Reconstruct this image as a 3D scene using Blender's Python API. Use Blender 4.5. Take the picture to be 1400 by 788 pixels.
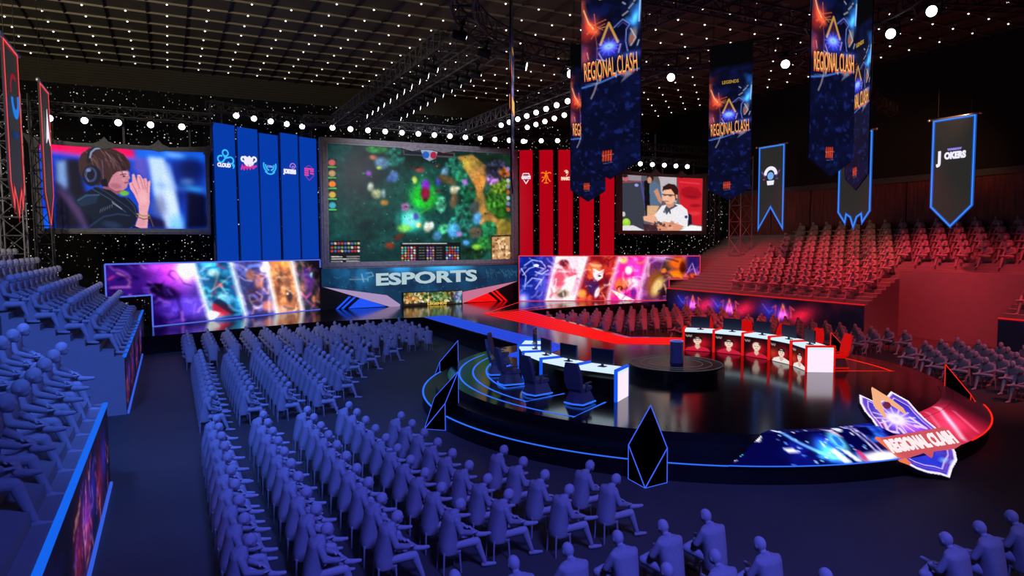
import bpy, bmesh, math, random
import numpy as np
from mathutils import Vector, Matrix
random.seed(7)
S = bpy.context.scene
for o in list(bpy.data.objects): bpy.data.objects.remove(o)
COL = S.collection
PI = math.pi

# ------------------------------------------------------------------ camera
# room axes: X along the back wall, Y towards the back wall, Z up
FPX = 920.0; H = 6.0
_B = np.array([231-700., 335-394., FPX]); _A = np.array([2500-700., 321-394., FPX])
_B /= np.linalg.norm(_B); _A = _A-_B*(_A@_B); _A /= np.linalg.norm(_A)
_U = np.cross(_B, _A); _U = -_U if _U[1] > 0 else _U
_R = np.stack([_A, _B, _U])
cam = bpy.data.cameras.new('camera'); cam.sensor_width = 36; cam.lens = 36*FPX/1400
cam.clip_end = 300
co = bpy.data.objects.new('camera', cam); COL.objects.link(co)
r_, u_, f_ = _R[:, 0], -_R[:, 1], _R[:, 2]
co.matrix_world = Matrix(((r_[0], u_[0], -f_[0], 0), (r_[1], u_[1], -f_[1], 0), (r_[2], u_[2], -f_[2], H), (0, 0, 0, 1)))
S.camera = co
S.view_settings.view_transform = 'Standard'; S.view_settings.look = 'None'
S.view_settings.gamma = 1; S.view_settings.use_curve_mapping = False
S.view_settings.exposure = 0.0
w = bpy.data.worlds.new('hall_dark'); S.world = w; w.use_nodes = True
w.node_tree.nodes['Background'].inputs[0].default_value = (0.02, 0.017, 0.03, 1)
w.node_tree.nodes['Background'].inputs[1].default_value = 0.35
S.cycles.max_bounces = 5; S.cycles.diffuse_bounces = 2; S.cycles.glossy_bounces = 3
S.cycles.sample_clamp_indirect = 4

def spot(name, loc, to, col, power, size=70, rad=0.6, blend=0.6):
    l = bpy.data.lights.new(name, 'SPOT'); l.color = col; l.energy = power
    l.spot_size = math.radians(size); l.spot_blend = blend; l.shadow_soft_size = rad
    o = bpy.data.objects.new(name, l); COL.objects.link(o); o.location = loc
    o.rotation_euler = (Vector(to)-Vector(loc)).to_track_quat('-Z', 'Y').to_euler()
    return o
def area(name, loc, to, col, power, sx, sy):
    l = bpy.data.lights.new(name, 'AREA'); l.shape = 'RECTANGLE'; l.size = sx; l.size_y = sy
    l.color = col; l.energy = power
    o = bpy.data.objects.new(name, l); COL.objects.link(o); o.location = loc
    o.rotation_euler = (Vector(to)-Vector(loc)).to_track_quat('-Z', 'Y').to_euler()
    return o
BLUE = (0.085, 0.18, 1.0); VIO = (0.105, 0.12, 1.0); RED = (1.0, 0.045, 0.065)
# unseen wash spots: blue left, red right; the fills are added to brighten
spot('blue_wash_near', (4.5, -2.0, 16.0), (7.5, 11.5, 0), VIO, 16500, 54, 1.6, .8)
spot('blue_wash_left', (-5.0, 13.0, 17.0), (4.5, 31, 0), BLUE, 12500, 64, 1.0)
spot('blue_wash_back', (2.0, 16.0, 17.5), (7, 43, 0), (0.12, 0.21, 1.0), 8000, 50, 1.0)
spot('blue_wash_stand', (3.5, 12.0, 16.5), (-4, 26, 2), BLUE, 1900, 80, 1.0)
spot('blue_wash_near_stand', (4.0, 1.0, 15.5), (-2.6, 15.5, 2), (0.1, 0.14, 1.0), 5200, 44, 1.0, .8)
spot('blue_wash_aisle', (1.5, 6.0, 17.0), (0.2, 22, 0), (0.07, 0.2, 1.0), 9000, 46, 1.2, .9)
spot('front_fill', (16.0, -2.0, 16.5), (17, 9, 0), (0.6, 0.42, 0.85), 1300, 80, 1.2, .9)  # added faint fill for the dark front floor
for i_, y_ in enumerate((18.0, 25.5, 33.0, 40.5)):
    spot('red_wash_stand', (36.3, y_, 14.2), (40.8, y_+.8, 2.5), RED, (6200, 8200, 7600, 6400)[i_], 66, .3, .9)
spot('red_wash_back', (28.0, 16.0, 14.0), (30.5, 41, 0), RED, 15000, 44, .4, .8)
spot('rose_wash_floor', (31.0, 4.0, 16.5), (31, 18, 0), (1.0, 0.10, 0.12), 8500, 52, 1.2)
spot('cold_wash_floor', (16.0, 5.0, 16.5), (31.5, 18, 0), (0.22, 0.4, 1.0), 3200, 24, 1.0)
spot('roof_fill', (-13.0, 22.0, 11.5), (5, 46, 20.5), (1.0, 0.86, 0.62), 9000, 96, 1.5)  # added uplight that brightens the left back ceiling
spot('wood_fill', (38.0, 22.0, 14.2), (46.5, 31, 8.0), (1.0, 0.42, 0.16), 1100, 80, .3, .9)  # added warm fill on the timber wall
spot('facade_fill', (17.3, 31.0, 14.2), (18.6, 52, 9.0), (0.9, 0.86, 1.0), 12000, 50, .3, .7)  # added fill so the big screen's frame shows grey
spot('screen_fill', (6.0, 20.0, 14.5), (-2.3, 47, 9.5), (0.8, 0.84, 1.0), 3600, 19, .3, .7)  # added fill on the left screen frame
spot('screen_fill', (24.0, 24.0, 14.0), (39.2, 47, 9.4), (1.0, 0.78, 0.8), 4200, 22, .3, .7)  # added fill on the right screen frame

# ------------------------------------------------------------------ materials
def lin(c):
    c = np.asarray(c, float)/255.0
    return np.where(c <= 0.04045, c/12.92, ((c+0.055)/1.055)**2.4)
def L4(c): return tuple(lin(c))+(1,)
_M = {}
def mat(name, col, rough=0.6, metal=0.0, spec=0.5, noise=0.0, scale=8.0, bump=0.0):
    if name in _M: return _M[name]
    m = bpy.data.materials.new(name); m.use_nodes = True; nt = m.node_tree
    b = nt.nodes['Principled BSDF']
    b.inputs['Base Color'].default_value = L4(col); b.inputs['Roughness'].default_value = rough
    b.inputs['Metallic'].default_value = metal; b.inputs['Specular IOR Level'].default_value = spec
    if noise or bump:
        tc = nt.nodes.new('ShaderNodeTexCoord'); n = nt.nodes.new('ShaderNodeTexNoise')
        n.inputs['Scale'].default_value = scale; n.inputs['Detail'].default_value = 5
        nt.links.new(tc.outputs['Object'], n.inputs['Vector'])
        if noise:
            r = nt.nodes.new('ShaderNodeMixRGB'); r.blend_type = 'MULTIPLY'; r.inputs[0].default_value = noise
            r.inputs[1].default_value = L4(col); nt.links.new(n.outputs['Fac'], r.inputs[2])
            g = nt.nodes.new('ShaderNodeBrightContrast'); g.inputs['Bright'].default_value = 0.0
            nt.links.new(r.outputs[0], b.inputs['Base Color'])
        if bump:
            bp = nt.nodes.new('ShaderNodeBump'); bp.inputs['Strength'].default_value = bump
            nt.links.new(n.outputs['Fac'], bp.inputs['Height']); nt.links.new(bp.outputs[0], b.inputs['Normal'])
    _M[name] = m; return m
def glow(name, col, k=1.0, sample=False):
    if name in _M: return _M[name]
    m = bpy.data.materials.new(name); m.use_nodes = True; nt = m.node_tree
    b = nt.nodes['Principled BSDF']; b.inputs['Base Color'].default_value = (0.01, 0.01, 0.01, 1)
    b.inputs['Emission Color'].default_value = L4(col); b.inputs['Emission Strength'].default_value = k
    b.inputs['Roughness'].default_value = 0.5; b.inputs['Specular IOR Level'].default_value = 0.1
    if not sample: m.cycles.emission_sampling = 'NONE'
    _M[name] = m; return m
def screen_mat(name, k=1.0, sample=True):
    if name in _M: return _M[name]
    m = bpy.data.materials.new(name); m.use_nodes = True; nt = m.node_tree
    b = nt.nodes['Principled BSDF']; b.inputs['Base Color'].default_value = (0.008, 0.008, 0.008, 1)
    b.inputs['Roughness'].default_value = 0.35; b.inputs['Specular IOR Level'].default_value = 0.08
    a = nt.nodes.new('ShaderNodeAttribute'); a.attribute_name = 'Col'
    nt.links.new(a.outputs['Color'], b.inputs['Emission Color']); b.inputs['Emission Strength'].default_value = k
    if not sample: m.cycles.emission_sampling = 'NONE'
    _M[name] = m; return m

M_GREY = mat('mannequin_grey', (165, 165, 170), 0.75, spec=0.25)
M_SUIT = mat('suit_grey', (160, 160, 166), 0.85, spec=0.2, noise=0.25, scale=30)
M_STOOL = mat('stool_grey', (150, 150, 155), 0.7)
M_FLOOR = mat('hall_floor', (80, 79, 76), 0.6, spec=0.3, noise=0.35, scale=0.6)
M_TIER = mat('tier_grey', (150, 150, 152), 0.8, noise=0.2, scale=1.5)
M_BLACK = mat('stage_black', (14, 14, 17), 0.13, spec=0.6)
M_STEP = mat('stage_step_black', (13, 13, 16), 0.42, spec=0.5)
M_MATT = mat('matt_black', (8, 8, 9), 0.8)
M_STEEL = mat('truss_steel', (62, 62, 66), 0.6)
M_TOWER = mat('tower_steel', (140, 140, 150), 0.5, metal=0.2)
M_FRAME = mat('screen_frame_metal', (150, 147, 158), 0.45, noise=0.8, scale=5)
M_FRAMED = mat('screen_frame_dark', (104, 104, 110), 0.5, noise=0.8, scale=5)
M_LAMPB = mat('lamp_body', (18, 18, 20), 0.5)
M_SEAT = mat('chair_leather', (84, 84, 92), 0.6)
M_MON = mat('monitor_plastic', (60, 72, 104), 0.5)
M_WALL = mat('hall_wall_black', (21, 21, 22), 0.9)
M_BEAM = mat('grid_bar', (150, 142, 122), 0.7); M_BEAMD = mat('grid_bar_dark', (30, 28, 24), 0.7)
M_TILE = mat('roof_panel', (74, 68, 52), 0.9, noise=0.2, scale=2)
M_ROD = mat('banner_rod', (200, 200, 205), 0.3, metal=0.8)
G_LENS = glow('lens_white', (255, 255, 255), 6.0)
G_DOT = glow('downlight_white', (255, 252, 240), 3.0)
G_BLINE = glow('blue_line', (45, 110, 255), 1.0)
G_BEDGE = glow('blue_edge', (18, 84, 235), 1.0)
G_CRY = glow('crystal_blue', (60, 100, 250), 1.0)
G_RLINE = glow('red_line', (255, 38, 18), 1.0)
G_RSTRIPE = glow('red_stripe', (255, 10, 8), 1.1)
G_RST2 = glow('red_stripe_dark', (200, 0, 0), 1.0)
G_BSTRIPE = glow('blue_stripe', (28, 84, 250), 1.0)
G_BST2 = glow('blue_stripe_dark', (8, 32, 150), 1.0)
G_WHITE = glow('lightbox_white', (255, 236, 255), 1.0, True)
G_TABLE = glow('lightbox_table', (215, 240, 255), 1.0, True)

# ------------------------------------------------------------------ geometry helpers
def tag(o, label=None, cat=None, group=None, kind=None):
    if label: o['label'] = label
    if cat: o['category'] = cat
    if group: o['group'] = group
    if kind: o['kind'] = kind
    return o
def empty(name, loc, rz=0.0):
    o = bpy.data.objects.new(name, None); COL.objects.link(o); o.empty_display_size = 0.2
    o.location = loc; o.rotation_euler = (0, 0, rz); return o
def wloc(o):
    v = Vector((0, 0, 0))
    while o is not None: v += Vector(o.location); o = o.parent
    return v
class MB:
    def __init__(s): s.v = []; s.f = []
    def add(s, vs, fs):
        n = len(s.v); s.v += [tuple(p) for p in vs]; s.f += [tuple(n+i for i in f) for f in fs]; return s
    def box(s, c, d, M=None):
        x, y, z = d[0]/2, d[1]/2, d[2]/2
        vs = [Vector((i*x, j*y, k*z)) for i in (-1, 1) for j in (-1, 1) for k in (-1, 1)]
        if M is not None: vs = [M@p for p in vs]
        vs = [p+Vector(c) for p in vs]
        return s.add(vs, [(0, 1, 3, 2), (4, 6, 7, 5), (0, 4, 5, 1), (2, 3, 7, 6), (0, 2, 6, 4), (1, 5, 7, 3)])
    def tube(s, a, b, r1, r2=None, n=8, cap=True):
        a = Vector(a); b = Vector(b); r2 = r1 if r2 is None else r2
        d = (b-a).normalized(); u = d.orthogonal().normalized(); w_ = d.cross(u)
        vs = []
        for i in range(n):
            t = 2*PI*(i+0.5)/n; e = u*math.cos(t)+w_*math.sin(t); vs += [a+e*r1, b+e*r2]
        fs = [(2*i, 2*((i+1) % n), 2*((i+1) % n)+1, 2*i+1) for i in range(n)]
        if cap: fs += [tuple(2*i for i in range(n))[::-1], tuple(2*i+1 for i in range(n))]
        return s.add(vs, fs)
    def ball(s, c, r, M=None, n=12, m=8):
        vs = []; fs = []
        r = (r, r, r) if not hasattr(r, '__len__') else r
        for j in range(m+1):
            th = PI*j/m
            for i in range(n):
                ph = 2*PI*i/n
                p = Vector((r[0]*math.sin(th)*math.cos(ph), r[1]*math.sin(th)*math.sin(ph), r[2]*math.cos(th)))
                vs.append((M@p if M is not None else p)+Vector(c))
        for j in range(m):
            for i in range(n):
                fs.append((j*n+i, (j+1)*n+i, (j+1)*n+(i+1) % n, j*n+(i+1) % n))
        return s.add(vs, fs)
    def prism(s, pts, ext):          # pts 3-D polygon, ext vector
        n = len(pts); e = Vector(ext); a = [Vector(p) for p in pts]; b = [p+e for p in a]
        return s.add(a+b, [tuple(range(n))[::-1], tuple(range(n, 2*n))]+[(i, (i+1) % n, n+(i+1) % n, n+i) for i in range(n)])
    def ring(s, out, inn, ext):      # frame between two matching outlines
        n = len(out); e = Vector(ext); O = [Vector(p) for p in out]; I = [Vector(p) for p in inn]
        vs = O+I+[p+e for p in O]+[p+e for p in I]; fs = []
        for i in range(n):
            j = (i+1) % n
            fs += [(i, j, n+j, n+i), (2*n+j, 2*n+i, 3*n+i, 3*n+j), (j, i, 2*n+i, 2*n+j), (n+i, n+j, 3*n+j, 3*n+i)]
        return s.add(vs, fs)
    def lathe(s, prof, c, n=96, a0=0, a1=2*PI):
        full = abs(a1-a0-2*PI) < 1e-6; k = n if full else n+1; vs = []; fs = []
        for i in range(k):
            t = a0+(a1-a0)*i/n
            for r, z in prof: vs.append((c[0]+r*math.cos(t), c[1]+r*math.sin(t), c[2]+z))
        m = len(prof)
        for i in range(n):
            j = (i+1) % k
            for q in range(m-1): fs.append((i*m+q, j*m+q, j*m+q+1, i*m+q+1))
        return s.add(vs, fs)
    def strip(s, pts, wd, up=(0, 0, 1), th=0.012, closed=False):   # flat LED strip following a polyline
        P = [Vector(p) for p in pts]; n = len(P); U = Vector(up); L = []; Rr = []
        for i in range(n):
            a = P[i-1] if (i > 0 or closed) else P[i]; b = P[(i+1) % n] if (i < n-1 or closed) else P[i]
            d1 = (P[i]-a); d2 = (b-P[i])
            d1 = d1.normalized() if d1.length > 1e-6 else d2.normalized()
            d2 = d2.normalized() if d2.length > 1e-6 else d1
            t = (d1+d2).normalized(); nrm = U.cross(t).normalized()
            k = 1/max(0.35, nrm.dot(U.cross(d2).normalized()))
            L.append(P[i]+nrm*wd/2*k); Rr.append(P[i]-nrm*wd/2*k)
        vs = L+Rr+[p-U*th for p in L]+[p-U*th for p in Rr]; fs = []
        for i in range(n if closed else n-1):
            j = (i+1) % n
            fs += [(i, n+i, n+j, j), (i, j, 2*n+j, 2*n+i), (n+j, n+i, 3*n+i, 3*n+j)]
        return s.add(vs, fs)
    def build(s, name, m, parent=None, smooth=False, origin=None):
        me = bpy.data.meshes.new(name)
        off = wloc(parent)
        if origin is not None: off = Vector(origin)
        me.from_pydata([tuple(Vector(p)-off) for p in s.v], [], s.f)
        if m is not None: me.materials.append(m)
        if smooth:
            for p in me.polygons: p.use_smooth = True
        o = bpy.data.objects.new(name, me); COL.objects.link(o)
        if parent is not None: o.parent = parent
        elif origin is not None: o.location = origin
        return o
    def local(s, name, m, parent, smooth=False):     # vertices already in the parent's own frame
        me = bpy.data.meshes.new(name); me.from_pydata(s.v, [], s.f)
        if m is not None: me.materials.append(m)
        if smooth:
            for p in me.polygons: p.use_smooth = True
        o = bpy.data.objects.new(name, me); COL.objects.link(o)
        if parent is not None: o.parent = parent
        return o
def copy_tree(o, parent=None):
    c = o.copy(); COL.objects.link(c); c.parent = parent
    for ch in list(o.children): copy_tree(ch, c)
    return c
def struct(name, mb, m, origin=None):
    o = mb.build(name, m, origin=origin); o['kind'] = 'structure'; return o
ORD = ['zeroth', 'first', 'second', 'third', 'fourth', 'fifth', 'sixth', 'seventh', 'eighth', 'ninth', 'tenth', 'eleventh', 'twelfth', 'thirteenth', 'fourteenth', 'fifteenth', 'sixteenth', 'seventeenth', 'eighteenth', 'nineteenth', 'twentieth', 'twenty-first', 'twenty-second', 'twenty-third', 'twenty-fourth']
def text(s, size, M, m, parent, name='lettering', bold=0.0, sx=1.0, ext=0.02, shear=0.0):
    cu = bpy.data.curves.new(name, 'FONT'); cu.body = s; cu.size = size; cu.align_x = 'CENTER'; cu.align_y = 'CENTER'
    cu.extrude = ext; cu.offset = bold; cu.resolution_u = 3; cu.shear = shear
    t = bpy.data.objects.new('tmp', cu); COL.objects.link(t)
    dg = bpy.context.evaluated_depsgraph_get(); me = bpy.data.meshes.new_from_object(t.evaluated_get(dg))
    bpy.data.objects.remove(t); bpy.data.curves.remove(cu)
    me.name = name; me.transform(M@Matrix.Diagonal((sx, 1, 1, 1)))
    off = wloc(parent); me.transform(Matrix.Translation(-off))
    me.materials.clear(); me.materials.append(m)
    o = bpy.data.objects.new(name, me); COL.objects.link(o); o.parent = parent; return o
def frame(o, x, y):              # matrix whose x/y axes are the given directions
    x = Vector(x).normalized(); y = Vector(y).normalized(); z = x.cross(y).normalized()
    return Matrix(((x[0], y[0], z[0], o[0]), (x[1], y[1], z[1], o[1]), (x[2], y[2], z[2], o[2]), (0, 0, 0, 1)))

# ------------------------------------------------------------------ painter: the pictures the LED surfaces show
class Cv:
    def __init__(s, w, h, quad, bg=(0, 0, 0), seed=1):
        s.w, s.h = w, h; u = np.linspace(0, 1, w)[None, :]; v = np.linspace(0, 1, h)[:, None]
        (ax, ay), (bx, by), (cx, cy), (dx, dy) = quad        # TL TR BR BL
        s.X = (ax*(1-u)+bx*u)*(1-v)+(dx*(1-u)+cx*u)*v; s.Y = (ay*(1-u)+by*u)*(1-v)+(dy*(1-u)+cy*u)*v
        s.a = np.ones((h, w, 3))*np.array(bg, float); s.rng = np.random.RandomState(seed)
        s.px = abs(bx-ax)/w
    def mix(s, m, col, al=1.0):
        m = np.clip(m, 0, 1)[..., None]*al; s.a = s.a*(1-m)+np.array(col, float)*m; return s
    def add(s, m, col, al=1.0):
        s.a = s.a+np.clip(m, 0, 1)[..., None]*al*np.array(col, float); return s
    def ell(s, x, y, rx, ry, col, rot=0, al=1, soft=0.15, add=False):
        t = math.radians(rot); dx = s.X-x; dy = s.Y-y
        d = np.sqrt(((dx*math.cos(t)+dy*math.sin(t))/rx)**2+((-dx*math.sin(t)+dy*math.cos(t))/ry)**2)
        m = (1+soft/2-d)/max(soft, 1e-3)
        return s.add(m, col, al) if add else s.mix(m, col, al)
    def glow(s, x, y, rx, ry, col, al=1, rot=0):
        t = math.radians(rot); dx = s.X-x; dy = s.Y-y
        d = ((dx*math.cos(t)+dy*math.sin(t))/rx)**2+((-dx*math.sin(t)+dy*math.cos(t))/ry)**2
        return s.add(np.exp(-d*1.5), col, al)
    def pmask(s, pts):
        acc = 0
        for ox, oy in ((-.25, -.25), (.25, -.25), (-.25, .25), (.25, .25)):
            X = s.X+ox*s.px; Y = s.Y+oy*s.px; ins = np.zeros(X.shape, bool); n = len(pts)
            for i in range(n):
                x1, y1 = pts[i]; x2, y2 = pts[(i+1) % n]
                if y1 == y2: continue
                ins ^= ((y1 > Y) != (y2 > Y)) & (X < (x2-x1)*(Y-y1)/(y2-y1)+x1)
            acc = acc+ins
        return acc/4.0
    def poly(s, pts, col, al=1, add=False):
        m = s.pmask(pts); return s.add(m, col, al) if add else s.mix(m, col, al)
    def ln(s, pts, wd, col, al=1, soft=1.0, add=False):
        D = np.full(s.X.shape, 1e9)
        for (x1, y1), (x2, y2) in zip(pts[:-1], pts[1:]):
            L = max((x2-x1)**2+(y2-y1)**2, 1e-6); t = np.clip(((s.X-x1)*(x2-x1)+(s.Y-y1)*(y2-y1))/L, 0, 1)
            D = np.minimum(D, np.hypot(s.X-x1-t*(x2-x1), s.Y-y1-t*(y2-y1)))
        sf = max(soft*s.px, wd*0.25); m = (wd/2+sf/2-D)/sf
        return s.add(m, col, al) if add else s.mix(m, col, al)
    def noise(s, cell, seed=None, octv=3):
        r = np.random.RandomState(seed) if seed is not None else s.rng; out = 0; amp = 1; tot = 0
        for k in range(octv):
            c = max(1.01, cell/s.px/2**k); gh = int(s.h/c)+3; gw = int(s.w/c)+3; g = r.rand(gh, gw)
            yy = np.arange(s.h)/c; xx = np.arange(s.w)/c; yi = yy.astype(int); xi = xx.astype(int)
            fy = (yy-yi)[:, None]; fx = (xx-xi)[None, :]; fy = fy*fy*(3-2*fy); fx = fx*fx*(3-2*fx)
            a = g[yi][:, xi]; b = g[yi][:, xi+1]; c_ = g[yi+1][:, xi]; d = g[yi+1][:, xi+1]
            out = out+amp*((a*(1-fx)+b*fx)*(1-fy)+(c_*(1-fx)+d*fx)*fy); tot += amp; amp *= 0.55
        return out/tot
    def cloud(s, cell, col, thr=0.5, k=4, al=1, seed=None, m=None, add=False):
        n = np.clip((s.noise(cell, seed)-thr)*k, 0, 1)
        if m is not None: n = n*m
        return s.add(n, col, al) if add else s.mix(n, col, al)
    def strokes(s, n, box, cols, l0, l1, wd, al=.6, ang=None, mask=None):
        keep = s.a.copy() if mask is not None else None
        for i in range(n):
            x = s.rng.uniform(box[0], box[2]); y = s.rng.uniform(box[1], box[3]); a = s.rng.uniform(0, 2*PI) if ang is None else math.radians(ang+s.rng.uniform(-35, 35))
            L = s.rng.uniform(l0, l1); k = s.rng.uniform(-1.6, 1.6); pts = [(x, y)]
            for q in range(4): a += k/4; pts.append((pts[-1][0]+L/4*math.cos(a), pts[-1][1]+L/4*math.sin(a)))
            s.ln(pts, wd*s.rng.uniform(.5, 1.5), cols[s.rng.randint(len(cols))], al*s.rng.uniform(.5, 1))
        if mask is not None: m = mask[..., None]; s.a = s.a*m+keep*(1-m)
        return s
    def blur(s, r, mask=None):
        a = s.a.copy(); r = int(r)
        for ax in (0, 1):
            for it in range(2):
                p = np.pad(a, [(r, r) if i == ax else (0, 0) for i in range(3)], 'edge'); cs = np.cumsum(p, axis=ax); n_ = a.shape[ax]
                z = np.zeros_like(np.take(cs, [0], axis=ax)); cs = np.concatenate([z, cs], axis=ax)
                a = (np.take(cs, range(2*r+1, 2*r+1+n_), axis=ax)-np.take(cs, range(0, n_), axis=ax))/(2*r+1)
        s.a = a if mask is None else a*mask[..., None]+s.a*(1-mask[..., None]); return s
    def punch(s, k, piv=90): s.a = np.clip(piv+(s.a-piv)*k, 0, 255); return s
    def grain(s, amt, cell=None):
        n = s.rng.rand(s.h, s.w) if cell is None else s.noise(cell, octv=2)
        s.a = s.a*(1+amt*(n[..., None]-0.5)); return s
    def scatter(s, n, box, rmin, rmax, cols, al=1, asp=(0.6, 1.4)):
        for i in range(n):
            x = s.rng.uniform(box[0], box[2]); y = s.rng.uniform(box[1], box[3]); r = s.rng.uniform(rmin, rmax)
            s.ell(x, y, r*s.rng.uniform(*asp), r*s.rng.uniform(*asp), cols[s.rng.randint(len(cols))], s.rng.uniform(0, 180), al)
        return s
    def mesh(s, name, P, m, parent, keep=None):    # P(u,v)->point, v down; keep(u,v)->bool cuts faces away
        u = np.linspace(0, 1, s.w); v = np.linspace(0, 1, s.h); off = wloc(parent)
        vs = [tuple(Vector(P(a, b))-off) for b in v for a in u]
        fs = []
        for j in range(s.h-1):
            for i in range(s.w-1):
                if keep is None or keep((u[i]+u[i+1])/2, (v[j]+v[j+1])/2):
                    k = j*s.w+i; fs.append((k, k+s.w, k+s.w+1, k+1))
        me = bpy.data.meshes.new(name); me.from_pydata(vs, [], fs)
        c = np.ones((s.h*s.w, 4), np.float32); c[:, :3] = lin(np.clip(s.a, 0, 255).reshape(-1, 3))
        at = me.color_attributes.new('Col', 'FLOAT_COLOR', 'POINT'); at.data.foreach_set('color', c.ravel())
        me.materials.append(m); o = bpy.data.objects.new(name, me); COL.objects.link(o); o.parent = parent
        return o
G_SCR = screen_mat('led_picture', 1.0, True)
G_SCR2 = screen_mat('led_picture_soft', 1.0, False)

# ------------------------------------------------------------------ the hall
XR = 46.5; YB = 57.5; ZC = 18.85; XL = -30.0; YF = -14.0
struct('floor', MB().box(((XL+XR)/2, (YF+YB)/2, -0.15), (XR-XL, YB-YF, 0.3)), M_FLOOR)
struct('ceiling', MB().prism([(XL, YF, ZC), (XL, 56.5, ZC), (XL, 57.3, ZC-1.4), (XL, YB+.2, ZC-1.4), (XL, YB+.2, ZC+.3), (XL, YF, ZC+.3)], (XR-XL, 0, 0)), M_TILE)
# curved apron where the roof turns down to the back curtain (ribbed)
ap = MB()
for i in range(9):
    t0 = i/9; t1 = (i+0.88)/9
    y0 = 56.4+0.9*t0; y1 = 56.4+0.9*t1; z0 = ZC-0.03-1.45*t0; z1 = ZC-0.03-1.45*t1
    ap.prism([(XL, y0, z0), (XL, y1, z1), (XL, y1+.05, z1+.04), (XL, y0+.05, z0+.04)], (XR-XL, 0, 0))
struct('trim_1', ap, M_TILE)
gb = MB(); gb2 = MB(); gx = []; gy = []
k = 0
x = 0.36+1.0065
while x > XL+1: x -= 2.013
while x < XR:
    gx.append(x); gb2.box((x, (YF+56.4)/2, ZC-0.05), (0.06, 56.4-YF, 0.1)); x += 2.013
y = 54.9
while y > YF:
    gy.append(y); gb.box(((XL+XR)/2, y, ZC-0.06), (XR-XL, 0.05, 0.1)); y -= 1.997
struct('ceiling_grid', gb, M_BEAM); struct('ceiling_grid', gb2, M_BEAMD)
struct('wall_right', MB().box((XR+0.15, (YF+YB)/2, (ZC+10.2)/2), (0.3, YB-YF, ZC-10.2)), M_WALL)
struct('wall_left', MB().box((XL-0.15, (YF+YB)/2, ZC/2), (0.3, YB-YF, ZC)), M_WALL)
struct('wall_front', MB().box(((XL+XR)/2, YF-0.15, ZC/2), (XR-XL, 0.3, ZC)), M_WALL)
struct('wall_back', MB().box(((XL+XR)/2, YB+0.45, ZC/2), (XR-XL, 0.3, ZC)), M_WALL)
# timber wainscot of the right wall
mw = mat('timber_panel', (104, 40, 16), 0.5)
nt = mw.node_tree; b = nt.nodes['Principled BSDF']
tc = nt.nodes.new('ShaderNodeTexCoord'); mp = nt.nodes.new('ShaderNodeMapping'); mp.inputs['Scale'].default_value = (3, 3, 0.25)
wv = nt.nodes.new('ShaderNodeTexNoise'); wv.inputs['Scale'].default_value = 2.2; wv.inputs['Detail'].default_value = 6
cr = nt.nodes.new('ShaderNodeValToRGB'); cr.color_ramp.elements[0].color = L4((60, 22, 9)); cr.color_ramp.elements[1].color = L4((140, 58, 24))
cr.color_ramp.elements[0].position = 0.3; cr.color_ramp.elements[1].position = 0.7
nt.links.new(tc.outputs['Object'], mp.inputs[0]); nt.links.new(mp.outputs[0], wv.inputs['Vector'])
nt.links.new(wv.outputs['Fac'], cr.inputs[0]); nt.links.new(cr.outputs[0], b.inputs['Base Color'])
wb = MB(); y = YF
while y < YB:
    wb.box((XR+0.12, y+1.97, 5.1), (0.24, 3.9, 10.2)); y += 4.0
struct('wainscot', wb, mw)
struct('trim_2', MB().box((XR+0.02, (YF+YB)/2, 10.3), (0.28, YB-YF, 0.42)), mat('trim_grey', (74, 74, 76), 0.7))
# star cloth
ms = bpy.data.materials.new('star_cloth'); ms.use_nodes = True; nt = ms.node_tree; b = nt.nodes['Principled BSDF']
b.inputs['Base Color'].default_value = (0.004, 0.004, 0.004, 1); b.inputs['Roughness'].default_value = 0.95
tc = nt.nodes.new('ShaderNodeTexCoord'); fac = None
for sc_, th, seed in ((2.4, 0.13, 0.0), (1.3, 0.065, 3.3), (4.6, 0.17, 9.1)):
    mp = nt.nodes.new('ShaderNodeMapping'); mp.inputs['Location'].default_value = (seed, seed, seed*2)
    vo = nt.nodes.new('ShaderNodeTexVoronoi'); vo.inputs['Scale'].default_value = sc_; vo.inputs['Randomness'].default_value = 1
    lt = nt.nodes.new('ShaderNodeMath'); lt.operation = 'LESS_THAN'; lt.inputs[1].default_value = th
    sep = nt.nodes.new('ShaderNodeSeparateColor'); mu = nt.nodes.new('ShaderNodeMath'); mu.operation = 'MULTIPLY'
    pw = nt.nodes.new('ShaderNodeMath'); pw.operation = 'POWER'; pw.inputs[1].default_value = 4.5
    nt.links.new(tc.outputs['Object'], mp.inputs[0]); nt.links.new(mp.outputs[0], vo.inputs['Vector'])
    nt.links.new(vo.outputs['Distance'], lt.inputs[0]); nt.links.new(vo.outputs['Color'], sep.inputs[0])
    nt.links.new(sep.outputs[0], pw.inputs[0]); nt.links.new(lt.outputs[0], mu.inputs[0]); nt.links.new(pw.outputs[0], mu.inputs[1])
    if fac is None: fac = mu
    else:
        ad = nt.nodes.new('ShaderNodeMath'); ad.operation = 'ADD'; nt.links.new(fac.outputs[0], ad.inputs[0]); nt.links.new(mu.outputs[0], ad.inputs[1]); fac = ad
b.inputs['Emission Color'].default_value = (1, 0.95, 0.85, 1); nt.links.new(fac.outputs[0], b.inputs['Emission Strength'])
ms.cycles.emission_sampling = 'NONE'
def drape(a, b, z0, z1, amp=0.07, pitch=0.9):      # softly pleated cloth between two plan points
    a = Vector(a); b = Vector(b); L = (b-a).length; d = (b-a)/L; n_ = Vector((-d.y, d.x)); m = MB(); k = int(L/pitch*4)
    vs = []; fs = []
    for i in range(k+1):
        p = a+d*L*i/k+n_*amp*math.sin(i*PI/2+0.4*math.sin(i*.7)); vs += [(p.x, p.y, z0), (p.x, p.y, z1)]
    for i in range(k): fs.append((2*i, 2*i+2, 2*i+3, 2*i+1))
    return m.add(vs, fs)
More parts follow.
